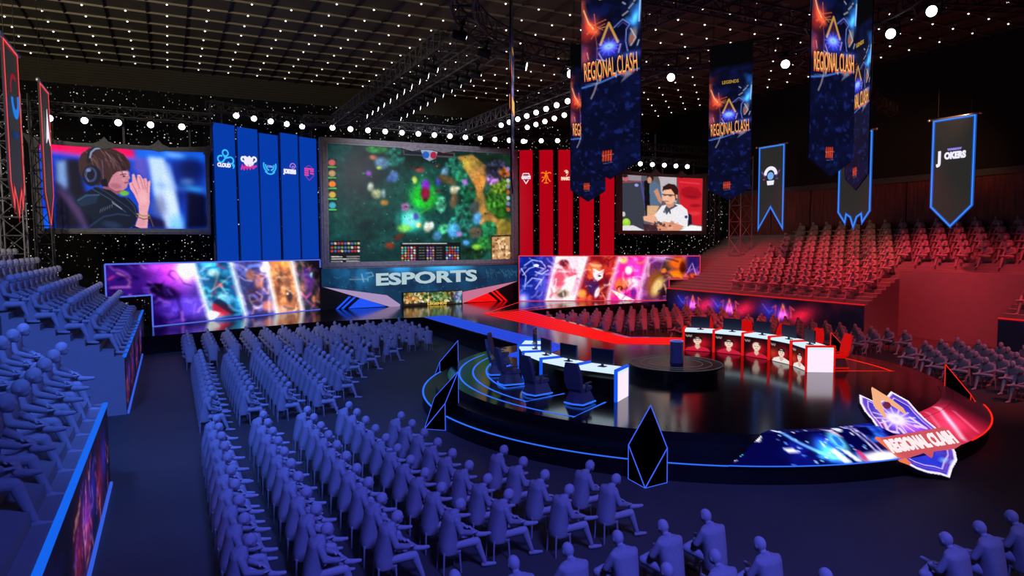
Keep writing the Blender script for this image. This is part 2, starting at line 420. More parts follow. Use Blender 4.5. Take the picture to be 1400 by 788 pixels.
tag(drape((XL, YB), (XR-.4, YB), 0, 17.5).build('star_curtain', ms), 'black star cloth with white points of light across the back wall', 'curtain')
tag(drape((XR-.35, YB-.3), (XR-.35, 46.6), 0, 12.4).build('star_curtain', ms), 'narrow black star cloth at the right wall beside the red-lit stand', 'curtain')

# ------------------------------------------------------------------ stage deck, runway and drum
DC = (17.7, 20.4)
struct('stage_deck', MB().prism([(-1.6, 41.6, 0), (0.5, 42.15, 0), (8.5, 44.1, 0), (15.15, 43.2, 0), (15.1, 26, 0), (21.2, 26, 0), (23.4, 44.0, 0), (26.3, 44.3, 0), (36.6, 44.7, 0), (38.2, 45.0, 0), (38.2, 47, 0), (27, 53.4, 0), (10, 53.4, 0), (-1.6, 47, 0)], (0, 0, 0.998)), M_BLACK)
dr = empty('round_stage', (DC[0], DC[1], 0))
tag(dr, 'large round glossy black stage drum with stepped edge in the middle of the hall', 'stage')
MB().lathe([(0, 1.0), (9.05, 1.0)], (DC[0], DC[1], 0), 128).build('stage_top', M_BLACK, dr)
MB().lathe([(9.05, 1.0), (9.05, 0.72), (9.5, 0.72), (9.5, 0.45), (10.0, 0.45), (10.0, 0.0)], (DC[0], DC[1], 0), 128).build('steps', M_STEP, dr)
def arc(c, r, a0, a1, z, n=60): return [(c[0]+r*math.cos(math.radians(a0+(a1-a0)*i/n)), c[1]+r*math.sin(math.radians(a0+(a1-a0)*i/n)), z) for i in range(n+1)]
MB().strip(arc(DC, 9.98, 130, 283, 0.462, 120), 0.07).build('edge_light', G_BLINE, dr)['label'] = 'blue edge light'
MB().strip(arc(DC, 9.98, 283, 402, 0.462, 90), 0.05).build('edge_light', G_RLINE, dr)['label'] = 'red edge light'
ZT = 1.008
CB = (17.8, 20.4)
def mir(p): return (34.7-p[0], p[1])+tuple(p[2:])
ringdef = [(8.7, (10.18, 16.16), (12.0, 17.2), 128), (8.17, (9.85, 18.46), (11.5, 18.85), 131), (7.65, (10.15, 20.5), (11.35, 20.5), 135), (7.1, (10.94, 22.26), (11.5, 22.05), 141)]
for side in (0, 1):
    g = G_BLINE if side == 0 else G_RLINE
    for i, (R, corner, desk, aend) in enumerate(ringdef):
        a = math.degrees(math.atan2(corner[1]-CB[1], corner[0]-CB[0])) % 360
        pts = arc(CB, R, aend, a, ZT, 50)+[(corner[0], corner[1], ZT), (desk[0], desk[1], ZT)]
        if side: pts = [mir(p) for p in pts][::-1]
        o = MB().strip(pts, 0.07).build('floor_light', g, dr)
        o['label'] = ('blue' if side == 0 else 'red')+' light line let into the stage floor'
# striped light bands along the runway
for side in (0, 1):
    t = empty('runway_light_band', ((16.1, 35, 1.0) if side == 0 else (21.5, 35, 1.0)))
    if side == 0:
        o0 = [(15.17, 43.15), (15.17, 27.9), (12.7, 26.4)]; i0 = [(17.0, 43.5), (17.0, 27.3), (13.9, 25.4)]
        tag(t, 'band of bright blue lines along the left edge of the runway', 'light strip')
    else:
        o0 = [(23.35, 43.9), (21.15, 28.5), (23.7, 27.05)]; i0 = [(19.5, 43.0), (19.35, 26.9), (22.3, 25.0)]
        tag(t, 'band of bright red lines along the right edge of the runway', 'light strip')
    MB().add([(p[0], p[1], 1.004) for p in o0+i0], [(0, 1, 4, 3), (1, 2, 5, 4)]).build('band', G_BST2 if side == 0 else G_RST2, t)
    n = 7
    for k in range(n):
        f = (k+0.5)/n
        pts = [(a[0]*(1-f)+b_[0]*f, a[1]*(1-f)+b_[1]*f, 1.010+0.0) for a, b_ in zip(o0, i0)]
        MB().strip(pts, 0.13 if side == 0 else 0.19, th=0.004).build('light_line', G_BSTRIPE if side == 0 else G_RSTRIPE, t)
# fan of thin red lines on the deck beside the runway
t = empty('deck_light_line', (25, 45, 1.0)); tag(t, 'fan of thin red lines on the deck at the right root of the runway', 'light strip')
for q in ((26.6, 50.6), (31.5, 48.2), (36.5, 45.8)):
    MB().strip([(19.6, 43.0, 1.008), (q[0], q[1], 1.008)], 0.07).build('light_line', G_RLINE, t)
# small round platform and its podium
DP = (17.0, 19.75)
t = empty('round_platform', (DP[0], DP[1], 1.0)); tag(t, 'low black round platform in the centre of the round stage', 'platform')
MB().lathe([(0, 1.4), (1.74, 1.4), (1.78, 1.36), (1.78, 1.0)], (DP[0], DP[1], 0), 72).build('platform_body', mat('platform_black', (9, 9, 11), 0.3), t)
for r in (1.7, 1.32, 0.98):
    MB().strip(arc(DP, r, 0, 360, 1.412, 72)[:-1], 0.02, closed=True).build('ring_line', glow('ring_white', (84, 84, 92), 0.8), t)
t = empty('podium', (DP[0]+.12, DP[1]+.1, 1.4)); tag(t, 'small blue-grey cylinder standing on the round platform', 'podium')
MB().lathe([(0, 2.22), (0.22, 2.22), (0.25, 2.2), (0.25, 1.4)], (DP[0]+.12, DP[1]+.1, 0), 32).build('column', mat('podium_blue', (120, 140, 190), 0.3), t, smooth=False)
MB().strip(arc((DP[0]+.12, DP[1]+.1), 0.235, 0, 360, 2.232, 32)[:-1], 0.03, closed=True).build('rim', glow('rim_blue', (60, 130, 255), 1.0), t)['label'] = 'glowing blue rim'

# crystals round the drum
def crystal(x, y, label, red=False):      # x, y: the outermost foot; the body leans in over the steps
    ang = math.atan2(y-20.4, x-17.5)
    t = empty('crystal', (x, y, 0), ang); tag(t, label, 'crystal light', 'crystals round the stage')
    F = (0, 0, 0); Lb = (-.54, .48, 0); Rb = (-.54, -.48, 0); Lm = (-.54, .48, .88); Rm = (-.54, -.48, .88); A = (-1.2, 0, 1.77); K = (-1.2, 0, 0)
    MB().add([F, Lb, Rb, Lm, Rm, A, K], [(5, 3, 0, 4), (3, 1, 0), (4, 0, 2), (5, 6, 1, 3), (5, 4, 2, 6), (0, 1, 6, 2)]).local('facets', mat('crystal_black', (2, 2, 3), 0.9, spec=0.0), t)
    m = MB()
    for a_, b_ in ((A, Lm), (A, Rm), (Lm, F), (Rm, F), (Lm, Lb), (Rm, Rb), (Lb, F), (Rb, F), (A, K)): m.tube(a_, b_, 0.014, n=6)
    m.local('edge_light', G_RLINE if red else G_CRY, t)['label'] = ('red' if red else 'blue')+' glowing edges'
    return t
crystal(10.14, 12.85, 'black crystal with blue edges at the foot of the stage nearest the camera')
crystal(7.15, 20.39, 'black crystal with blue edges at the left end of the stage steps')
crystal(10.2, 27.8, 'black crystal with blue edges behind the left end of the round stage')
crystal(24.22, 12.64, 'black crystal with red edges at the right rim of the stage by the stools', True)
crystal(28.3, 20.9, 'black crystal with red edges behind the end of the red desk', True)

# ------------------------------------------------------------------ player desks, monitors, chairs
DK = (17.35, 20.35)
ANG = [44, 28.6, 13.2, -2.2, -17.6, -33]
def dpol(r, a, side, z=0):
    x = DK[0]+r*math.cos(math.radians(a)); y = DK[1]+r*math.sin(math.radians(a))
    return Vector((34.7-x if side == 0 else x, y, z))
def portrait(i):
    c = Cv(40, 40, [(0, 0), (100, 0), (100, 100), (0, 100)], (14, 8, 12), 50+i)
    c.glow(62, 55, 38, 45, (190, 10, 22), 0.9); c.glow(20, 95, 30, 30, (150, 20, 25), 0.6)
    if i >= 3: c.glow(15, 60, 25, 30, (180, 50, 20), 0.8)
    for k in range(2): c.ln([(8, 12+k*5), (13, 20+k*3), (18, 12+k*5), (23, 20+k*3), (27, 12+k*5)], 3, (190, 180, 175), .8)
    hx, hy, hr = [(46, 40, 16), (52, 44, 17), (52, 44, 16), (55, 50, 16), (52, 46, 16)][i]
    shirt = (205, 30, 60) if i < 3 else (238, 228, 220); skin = (244, 214, 196)
    c.poly([(hx-42, 100), (hx-34, 84), (hx-10, 72), (hx+11, 72), (hx+36, 84), (hx+44, 100)], shirt)
    c.poly([(hx-6, hy+8), (hx+6, hy+8), (hx+9, 82), (hx, 92), (hx-8, 82)], (225, 185, 165))
    hair = (26, 18, 18)
    if i == 2: c.ell(hx, hy-4, hr*.95, hr*1.2, (222, 190, 175)); c.ell(hx+8, hy-4, 6, 14, hair, 10, .8)
    else: c.ell(hx, hy-8, hr*1.02, hr*.95, hair)
    c.ell(hx, hy+2, hr*.82, hr*1.15, skin)
    if i != 2: c.poly([(hx-hr, hy-6), (hx-hr*.6, hy-13), (hx+hr*.7, hy-13), (hx+hr, hy-5), (hx+hr*.3, hy-8), (hx-hr*.4, hy-7)], hair)
    for s_ in (-1, 1):
        c.ell(hx+s_*5, hy+0.5, 2.2, 1.3, (60, 35, 35)); c.ln([(hx+s_*2.5, hy-3), (hx+s_*8, hy-3.4)], 1.2, (70, 45, 40), .8)
        if i == 0: c.ln([(hx+s_*1.5, hy+1), (hx+s_*9, hy-1)], 2, (40, 40, 50), .8)
    c.ell(hx+.5, hy+6, 1.4, 3, (225, 180, 160)); c.ln([(hx-4, hy+11), (hx+4, hy+11)], 1.8, (170, 80, 80), .9)
    c.ln([(hx-8, 80), (hx, 92), (hx+9, 80)], 1.5, (120, 10, 20) if i < 3 else (150, 130, 120), .8)
    return c
M_PANEL = mat('desk_panel_black', (12, 12, 16), 0.4)
M_UNDER = mat('desk_shell_dark', (16, 18, 28), 0.5)
for side in (0, 1):
    cn = 'blue' if side == 0 else 'red'; G = G_BEDGE if side == 0 else glow('red_edge', (228, 20, 14), 1.0)
    whose = ['farthest', 'second farthest', 'middle', 'second nearest', 'nearest']
    for i in range(5):
        a0, a1 = ANG[i], ANG[i+1]; am = (a0+a1)/2
        base = dpol(5.5, am, side, 1.0)
        t = empty('player_desk', base)
        tag(t, f'{whose[i]} {cn}-edged player desk bay with a glowing white top on the round stage', 'desk', f'{cn} desk bays')
        P = [dpol(5.08, a0+.6, side), dpol(5.08, a1-.6, side), dpol(5.98, a1-.6, side), dpol(5.98, a0+.6, side)]
        MB().prism([p+Vector((0, 0, 1.86)) for p in P], (0, 0, 0.09)).build('table_top', G_TABLE, t)
        f0, f1 = dpol(5.06, a0, side), dpol(5.06, a1, side)
        n_ = (dpol(6, am, side)-dpol(5, am, side)).normalized()
        MB().prism([f0+Vector((0, 0, 1.0)), f1+Vector((0, 0, 1.0)), f1+Vector((0, 0, 1.85)), f0+Vector((0, 0, 1.85))], n_*0.06).build('front_panel', M_PANEL, t); fpn = t.children[-1]
        Q = [dpol(5.15, a0, side), dpol(5.15, a1, side), dpol(5.5, a1, side), dpol(5.5, a0, side)]
        MB().prism([p+Vector((0, 0, 1.55)) for p in Q], (0, 0, .04)).build('under_shelf', M_UNDER, t)
        if side == 1:
            q0 = f0-n_*0.012; q1 = f1-n_*0.012
            portrait(i).mesh('portrait', lambda u, v, a=q0, b=q1: (a*(1-u)+b*u)+Vector((0, 0, 1.84-0.83*v)), G_SCR2, fpn)['label'] = 'printed portrait of a person in ' + ('red' if i < 3 else 'white')
        ends = [a0] if i < 4 else [a0, a1]
        for a in ends:
            d = (dpol(6, a, side)-dpol(5, a, side)).normalized(); s_ = Vector((-d.y, d.x, 0))*0.05
            p0 = dpol(4.98, a, side); p1 = dpol(6.06, a, side)
            zv = lambda p, z: Vector((p.x, p.y, z))
            s2 = s_*.7; q0 = p0+d*.05; q1 = p1-d*.05
            dv_ = MB().prism([zv(q0-s2, 1), zv(q1-s2, 1), zv(q1+s2, 1), zv(q0+s2, 1)], (0, 0, .97)).build('divider', M_UNDER, t)
            eb = MB()
            for c0, c1, z0, z1 in ((p0, p0+d*.06, 1, 2.02), (p1-d*.07, p1, 1, 2.02), (p0, p1, 1.94, 2.02)): eb.prism([zv(c0-s_, z0), zv(c1-s_, z0), zv(c1+s_, z0), zv(c0+s_, z0)], (0, 0, z1-z0))
            eb.build('divider_edge', G, dv_)['label'] = f'{cn} glowing edge'
            if (i == 4 and a == a1) or (i == 0 and a == a0):
                tdir = (dpol(5.5, a, side)-dpol(5.5, am, side)).normalized()
                e0 = p0+d*0.06+tdir*0.035; e1 = p1-d*0.07+tdir*0.035
                MB().prism([e0+Vector((0, 0, 1.0)), e1+Vector((0, 0, 1.0)), e1+Vector((0, 0, 1.94)), e0+Vector((0, 0, 1.94))], tdir*0.014).build('end_panel', G_WHITE, t)['label'] = 'glowing white end panel'
        # monitor
        mp_ = dpol(5.36, am, side, 1.95); rz = math.atan2(n_.y, n_.x)
        m = empty('monitor', mp_, rz); tag(m, f'dark flat monitor on the {whose[i]} {cn} desk bay', 'monitor', f'monitors on the {cn} desk')
        b_ = MB().box((0.05, 0, 0.34), (0.05, 0.84, 0.5)); mpn = b_.local('panel', M_MON, m)
        MB().box((0.078, 0, 0.34), (0.006, 0.79, 0.45)).local('display', mat('display_dark', (22, 27, 46), 0.25), mpn)
        MB().box((0.05, 0, 0.08), (0.04, 0.08, 0.16)).box((0.06, 0, 0.01), (0.2, 0.26, 0.02)).local('stand', M_MON, m)
        # chair
        cp = dpol(6.85 if side == 0 else 6.5, am, side, 1.0)
        c = empty('gaming_chair', cp, rz)   # local +x points away from the desk
        tag(c, (f'dark chair with blue glowing base at the {whose[i]} blue desk bay' if side == 0 else f'bright red chair behind the {whose[i]} red desk bay'), 'chair', f'chairs at the {cn} desk')
        ml = M_SEAT if side == 0 else glow('chair_red_glow', (205, 8, 8), 0.9)  # red light on these chairs is put in as glow
        B = MB()
        sec = [(0.22, 0.27, 0.5), (0.29, 0.33, 0.75), (0.35, 0.31, 1.08), (0.39, 0.22, 1.34)]
        vs = []
        for (px_, hw, z) in sec: vs += [(px_, -hw, z), (px_, hw, z), (px_+.09, hw*.9, z), (px_+.09, -hw*.9, z)]
        fs = [(0, 1, 2, 3), (12, 15, 14, 13)]
        for q in range(3):
            for e in range(4): fs.append((q*4+e, q*4+4+e, q*4+4+(e+1) % 4, q*4+(e+1) % 4))
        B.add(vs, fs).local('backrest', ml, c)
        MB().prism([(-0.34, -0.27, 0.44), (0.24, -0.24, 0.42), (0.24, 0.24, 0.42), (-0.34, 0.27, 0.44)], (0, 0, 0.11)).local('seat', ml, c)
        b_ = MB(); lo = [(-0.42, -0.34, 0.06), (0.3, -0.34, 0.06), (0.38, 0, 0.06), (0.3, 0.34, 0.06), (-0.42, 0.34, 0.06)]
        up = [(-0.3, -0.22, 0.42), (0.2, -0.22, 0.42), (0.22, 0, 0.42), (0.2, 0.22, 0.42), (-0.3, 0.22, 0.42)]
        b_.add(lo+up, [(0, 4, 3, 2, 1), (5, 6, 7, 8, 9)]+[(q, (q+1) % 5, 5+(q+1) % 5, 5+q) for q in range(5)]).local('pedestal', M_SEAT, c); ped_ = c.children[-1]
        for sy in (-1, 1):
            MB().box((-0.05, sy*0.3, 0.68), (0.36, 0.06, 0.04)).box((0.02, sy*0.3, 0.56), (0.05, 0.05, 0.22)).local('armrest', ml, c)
        b_ = MB()
        for q in range(5): b_.tube(lo[q], lo[(q+1) % 5], 0.03, n=6)
        b_.local('base_light', G_BLINE if side == 0 else glow('red_dim', (190, 14, 10)), ped_)['label'] = f'{cn} glowing base rim'

# ------------------------------------------------------------------ centre stage front with the big screens
t = empty('stage_facade', (18.5, 52.4, 1.0)); tag(t, 'wide black stage front below the big screen carrying ESPORTS lettering and blue and red wedges', 'stage front')
MB().box((18.55, 52.5, 2.6), (16.8, 1.2, 3.2)).build('front_wall', M_MATT, t)
Q = [(45, 85), (1300, 75), (1295, 300), (45, 330)]
c = Cv(250, 50, Q, (14, 52, 84), 5)
c.cloud(160, (28, 100, 150), .45, 3, .8); c.cloud(60, (10, 34, 62), .5, 4, .6)
c.glow(800, 85, 170, 45, (60, 150, 190), .9); c.glow(500, 90, 120, 30, (40, 110, 150), .6); c.glow(300, 130, 60, 60, (30, 90, 120), .5)
for k in range(26):
    x = 1075+k*9; c.ln([(x, 110+c.rng.uniform(-15, 15)), (x+10, 135+c.rng.uniform(-22, 22))], 3, (60, 120, 150), .8)
c.ln([(205, 150), (310, 150)], 5, (130, 165, 180)); c.ln([(275, 120), (285, 165)], 6, (140, 175, 190)); c.ln([(300, 115), (335, 110), (345, 130), (310, 140), (312, 160)], 5, (110, 170, 190)); c.ln([(215, 135), (260, 140)], 3, (80, 130, 150))
for k in range(60): c.ell(c.rng.uniform(60, 1290), c.rng.uniform(120, 240), 3, 3, (70, 150, 190), 0, .5)
def facade_keep(u, v):
    x = 10.2+16.7*u; z = 4.1-3.1*v
    if x < 16.3: zb = 2.72-(x-10.2)*0.155 if x < 15.17 else 1.93-(x-15.17)*0.85
    elif x < 21.5: zb = 1.0
    else: zb = 1.9+(x-21.5)*0.14
    return z > zb
c.mesh('picture', lambda u, v: Vector((10.2+16.7*u, 51.86, 4.1-3.1*v)), G_SCR2, t, facade_keep)
M_LIL = glow('wedge_lilac_light', (176, 150, 196), 0.9); M_LILR = glow('wedge_rose_light', (208, 120, 150), 0.9)  # white facets; lilac and rose light on them put in as glow
MB().prism([(10.3, 51.84, 2.74), (15.17, 51.6, 1.93), (16.25, 51.6, 1.15), (16.2, 51.6, 1.0), (15.4, 51.6, 1.0)], (0, .1, 0)).build('wedge', M_LIL, t)['label'] = 'pale wedge with lilac light painted as glow'
MB().prism([(26.85, 51.84, 2.66), (21.6, 51.6, 1.93), (21.6, 51.6, 1.0)], (0, .1, 0)).build('wedge', M_LILR, t)['label'] = 'pale wedge with rose light painted as glow'
for s_, g, nm in ((0, G_BSTRIPE, 'blue'), (1, G_RSTRIPE, 'red')):
    f = (lambda x: x) if s_ == 0 else (lambda x: 37.05-x)
    MB().prism([(f(13.1), 51.8, 1.80), (f(15.15), 51.8, 1.04), (f(12.15), 51.8, 1.02)], (0, -.03, 0)).build('chevron', g, t)['label'] = f'{nm} glowing triangle'
    for dx in (0.35, 0.75):
        MB().prism([(f(12.95-dx), 51.8, 1.86+dx*.12), (f(12.95-dx+.18), 51.8, 1.83+dx*.12), (f(12.0-dx+.14), 51.8, 1.02), (f(12.0-dx-.06), 51.8, 1.02)], (0, -.03, 0)).build('chevron', g, t)['label'] = f'{nm} glowing bar'
M_LET = glow('silver_letters', (176, 200, 208), 1.0)
text('ESPORTS', 1.28, frame((18.65, 51.8, 3.18), (1, 0, 0.012), (0, 0, 1)), M_LET, t, 'lettering', bold=0.045, sx=1.72, ext=0.04)
t = empty('led_screen', (18.9, 51.4, 1.0)); tag(t, 'small low screen with many bright coloured specks under the ESPORTS lettering', 'screen')
MB().box((18.9, 51.4, 1.55), (5.1, 0.36, 1.12)).build('housing', M_MATT, t)
c = Cv(84, 20, [(555, 235), (925, 235), (925, 312), (555, 312)], (50, 40, 20), 9)
cols = [(250, 240, 200), (240, 190, 80), (120, 70, 20), (255, 255, 235), (190, 120, 40), (20, 60, 30), (110, 180, 90)]
c.scatter(260, (555, 235, 925, 300), 4, 10, cols, .85); c.ell(600, 265, 45, 30, (220, 130, 60), al=.45, soft=1); c.ell(780, 265, 55, 32, (60, 140, 70), al=.5, soft=1); c.ell(900, 270, 32, 40, (90, 130, 220), al=.6, soft=.8)
c.poly([(555, 298), (700, 296), (720, 312), (555, 312)], (30, 18, 8), .8); c.poly([(850, 235), (866, 235), (866, 300), (850, 300)], (20, 20, 30), .7)
c.mesh('display', lambda u, v: Vector((16.4+5*u, 51.21, 2.07-1.03*v)), G_SCR2, t)
text('LEGENDS', 0.26, frame((19.2, 51.19, 1.12), (1, 0, 0), (0, 0, 1)), glow('gold_letters', (230, 190, 80)), t, bold=.01, sx=1.5)

def screen_frame(t, out, inn, y, m, thick=0.5, peaks=(), pk=0.4):
    MB().ring([(x, y, z) for x, z in out], [(x, y, z) for x, z in inn], (0, thick, 0)).build('frame', m, t); fr_ = t.children[-1]
    o2 = [(x*0.35+a*0.65, y-0.1, z*0.35+b*0.65) for (x, z), (a, b) in zip(out, inn)]
    o3 = [(x*0.75+a*0.25, y-0.1, z*0.75+b*0.25) for (x, z), (a, b) in zip(out, inn)]
    MB().ring(o3, o2, (0, 0.12, 0)).build('frame_ridge', m, fr_)
    for x, z in peaks:
        MB().prism([(x-.85, y-.08, z-.12), (x-.25, y-.08, z+pk*.35), (x, y-.08, z+pk), (x+.2, y-.08, z+pk*.4), (x+.85, y-.08, z-.12), (x, y-.08, z-.3)], (0, .3, 0)).build('frame_spike', m, fr_)

# centre game screen
t = empty('video_screen', (18.6, 52.2, 4.1)); tag(t, 'largest video screen, showing a green top-down game map, in a grey metal frame', 'screen', 'video screens')
screen_frame(t, [(10.3, 13.98), (26.92, 14.01), (26.95, 4.15), (10.27, 4.12)], [(10.88, 13.5), (26.38, 13.53), (26.31, 4.6), (10.78, 4.6)], 51.75, M_FRAME, 0.6, [(17.45, 13.6), (20.1, 13.6)], .35)
MB().box((18.6, 52.5, 9.05), (16.2, 0.4, 9.6)).build('back_housing', M_MATT, t)
c = Cv(280, 168, [(75, 70), (1118, 130), (1118, 730), (82, 745)], (16, 62, 58), 21)
c.cloud(300, (24, 92, 78), .4, 2.5, .7); c.cloud(70, (10, 44, 46), .5, 4, .5)
c.cloud(40, (34, 110, 84), .6, 4, .4)
c.ell(260, 240, 90, 170, (10, 30, 30), 10, .75, 1.0); c.ell(620, 130, 300, 60, (8, 26, 22), 4, .8, .8); c.ell(330, 180, 100, 90, (14, 34, 36), 0, .7, .7)
# sandy lane on the right
c.poly([(785, 140), (880, 128), (960, 190), (975, 215), (940, 340), (985, 430), (1050, 490), (1118, 520), (1118, 640), (1010, 600), (930, 540), (880, 440), (890, 340), (880, 280), (820, 200)], (176, 128, 62))
c.cloud(50, (214, 150, 80), .5, 4, .6, m=c.pmask([(785, 140), (960, 180), (940, 340), (985, 430), (1118, 520), (1118, 640), (930, 540), (880, 440), (890, 340)]))
c.glow(930, 290, 55, 60, (120, 50, 10), .8); c.glow(850, 180, 60, 40, (40, 60, 0), .7); c.ell(1080, 540, 50, 60, (150, 140, 40), 0, .6, .6)
c.poly([(905, 125), (1118, 130), (1118, 200), (1000, 190), (950, 160)], (22, 42, 26), .9)
# jungle clumps
def clump(x, y, rx, ry, base, n, seed):
    c.rng = np.random.RandomState(seed)
    c.ell(x, y, rx*1.05, ry*1.05, tuple(v*.35 for v in base), 0, .95, .4)
    for k in range(n):
        a = c.rng.uniform(0, 2*PI); q = math.sqrt(c.rng.rand())
        f = c.rng.uniform(.5, 1.35); c.ell(x+rx*q*math.cos(a), y+ry*q*math.sin(a), c.rng.uniform(6, 13), c.rng.uniform(5, 10), tuple(min(255, v*f) for v in base), c.rng.uniform(0, 180), .9, .5)
clump(430, 140, 55, 50, (30, 110, 96), 60, 1); clump(340, 100, 60, 22, (40, 120, 60), 40, 2)
clump(765, 195, 48, 50, (34, 120, 96), 60, 3); clump(812, 250, 30, 40, (40, 130, 90), 40, 4); clump(850, 350, 45, 60, (24, 120, 80), 70, 5)
clump(835, 460, 70, 60, (44, 140, 110), 90, 6); clump(800, 540, 70, 60, (50, 150, 130), 80, 7); clump(975, 560, 48, 50, (34, 130, 80), 70, 8)
clump(950, 640, 50, 40, (50, 140, 60), 60, 9); clump(880, 690, 70, 32, (20, 60, 36), 50, 10); clump(715, 555, 40, 26, (70, 170, 120), 30, 11)
clump(1030, 390, 70, 75, (70, 140, 40), 110, 12); clump(1050, 460, 40, 30, (50, 110, 30), 50, 13); clump(1050, 300, 60, 50, (150, 190, 50), 50, 14)
clump(1030, 220, 70, 60, (70, 70, 100), 60, 15); clump(1000, 275, 35, 20, (190, 130, 210), 20, 16); clump(1075, 230, 30, 25, (220, 110, 50), 20, 17)
clump(690, 410, 24, 42, (90, 190, 150), 30, 18)
for (x, y, rx, ry, r, col) in ((360, 175, 38, 34, 20, (96, 130, 160)), (315, 145, 22, 14, 0, (190, 110, 80)), (425, 250, 24, 32, 0, (86, 120, 180)), (405, 265, 18, 22, 30, (60, 90, 150)),
    (300, 310, 16, 26, 10, (200, 200, 180)), (330, 350, 28, 28, 0, (176, 178, 130)), (368, 350, 12, 26, 0, (150, 170, 170)), (372, 400, 22, 16, 0, (220, 140, 60)), (345, 205, 14, 8, 0, (190, 210, 60)),
    (710, 235, 20, 38, 15, (90, 130, 160)), (675, 280, 14, 22, 0, (70, 60, 190)), (832, 285, 16, 18, 0, (190, 110, 220)), (765, 330, 24, 26, 0, (220, 200, 160)), (790, 318, 12, 10, 0, (240, 220, 180)),
    (905, 490, 26, 36, 15, (80, 140, 190)), (765, 560, 36, 42, 20, (80, 160, 220)), (795, 580, 18, 14, 0, (200, 140, 230)), (665, 590, 26, 26, 0, (70, 130, 170)), (610, 540, 22, 30, 0, (190, 180, 160)), (635, 530, 12, 22, 0, (225, 215, 190)),
    (560, 528, 16, 14, 0, (210, 130, 50)), (400, 645, 26, 20, 0, (130, 50, 30)), (450, 595, 34, 14, -35, (90, 34, 24)), (290, 235, 16, 16, 0, (150, 60, 190)), (725, 270, 55, 24, 20, (90, 70, 40)), (765, 390, 22, 44, 10, (110, 84, 56)), (540, 270, 14, 20, 0, (210, 200, 90)), (570, 215, 26, 14, 0, (150, 60, 50)), (890, 430, 26, 44, 30, (70, 76, 70)), (895, 570, 40, 34, 0, (84, 70, 56)), (900, 655, 28, 16, 0, (150, 220, 60)), (835, 630, 20, 14, 0, (90, 150, 230))):
    c.ell(x, y, rx, ry, col, r, .95, .5); c.ell(x-rx*.25, y-ry*.3, rx*.4, ry*.35, tuple(min(255, v*1.35) for v in col), r, .7, .8)
c.glow(590, 360, 75, 80, (20, 230, 20), 1.0); c.ell(590, 370, 62, 62, (40, 230, 40), 0, .7, .8)
c.ell(602, 305, 24, 34, (150, 50, 220), 0, 1, .5); c.ell(600, 350, 26, 36, (180, 20, 70), 0, 1, .5); c.ell(600, 385, 14, 10, (90, 20, 40))
c.glow(510, 500, 70, 70, (60, 220, 190), 1.0); c.ell(520, 490, 40, 40, (150, 255, 235), 0, .8, .9); c.ell(480, 545, 38, 22, (150, 230, 80), 0, .8, .7)
c.ell(487, 425, 24, 22, (230, 120, 210), 0, .9, .6); c.ln([(540, 480), (620, 430), (632, 400)], 6, (120, 230, 60), .6); c.ell(545, 480, 14, 20, (80, 90, 190))
for x, y in ((480, 422), (655, 330), (515, 200), (650, 188), (845, 320)): c.poly([(x, y), (x+50, y), (x+50, y+8), (x, y+8)], (20, 20, 20)); c.poly([(x, y+2), (x+34, y+2), (x+34, y+6), (x, y+6)], (190, 40, 40) if x > 500 else (60, 180, 60))
c.strokes(260, (80, 80, 1118, 740), [(10, 40, 40), (30, 100, 80), (8, 24, 24), (60, 130, 90), (16, 60, 60)], 8, 30, 5, .4)
c.a *= (.72+.56*c.noise(14, 77))[..., None]; c.a *= (.7+.6*c.noise(60, 78))[..., None]; c.blur(1)
c.scatter(240, (260, 90, 1110, 700), 2, 6, [(6, 20, 20), (80, 150, 110), (30, 70, 70), (150, 160, 130), (10, 30, 24)], .5)
c.ell(180, 700, 160, 60, (12, 46, 48), 0, .5, 1); c.punch(1.1, 60); c.a *= np.array([.92, .95, .98])
# score board, side portraits, mini map, tables
c.poly([(475, 100), (775, 118), (770, 148), (480, 130)], (70, 74, 80)); c.poly([(485, 106), (590, 112), (590, 130), (485, 124)], (14, 24, 34)); c.poly([(665, 116), (765, 122), (765, 138), (665, 132)], (40, 14, 12))
c.poly([(575, 100), (675, 106), (660, 150), (625, 165), (592, 148)], (150, 170, 200)); c.ell(605, 130, 20, 20, (40, 90, 190)); c.ell(648, 132, 18, 20, (170, 30, 60))
for k in range(5):
    y = 168+k*60; c.poly([(80, y-16), (126, y-12), (126, y+42), (80, y+42)], (20, 30, 34))
    c.ell(103, y+8, 18, 18, [(200, 90, 90), (190, 150, 100), (240, 130, 40), (210, 170, 70), (60, 170, 190)][k], 0, 1, .5); c.poly([(82, y+28), (124, y+29), (124, y+36), (82, y+36)], (60, 200, 90))
for k in range(8):
    y = 210+k*33; c.ell(1100, y, 12, 12, [(150, 120, 200), (210, 90, 60), (200, 200, 210)][k % 3], 0, .9, .5)
c.poly([(85, 618), (240, 614), (240, 740), (90, 742)], (16, 18, 20), .95); c.rng = np.random.RandomState(4)
for j, y in enumerate((632, 655, 675)):
    for k in range(9): c.ell(98+k*17, y, 7, 7, [(190, 60, 60), (210, 190, 160), (80, 110, 190), (220, 220, 220), (90, 150, 70)][c.rng.randint(5)], 0, .95, .4)
for y in (705, 718, 732): c.poly([(92, y), (150+(y % 3)*30, y), (150+(y % 3)*30, y+5), (92, y+5)], (220, 220, 215)); c.poly([(170, y-2), (240, y-2), (240, y+5), (170, y+5)], (150, 150, 150))
c.poly([(458, 628), (803, 628), (803, 740), (458, 740)], (14, 15, 17), .97); c.ln([(470, 634), (720, 634)], 5, (210, 215, 215))
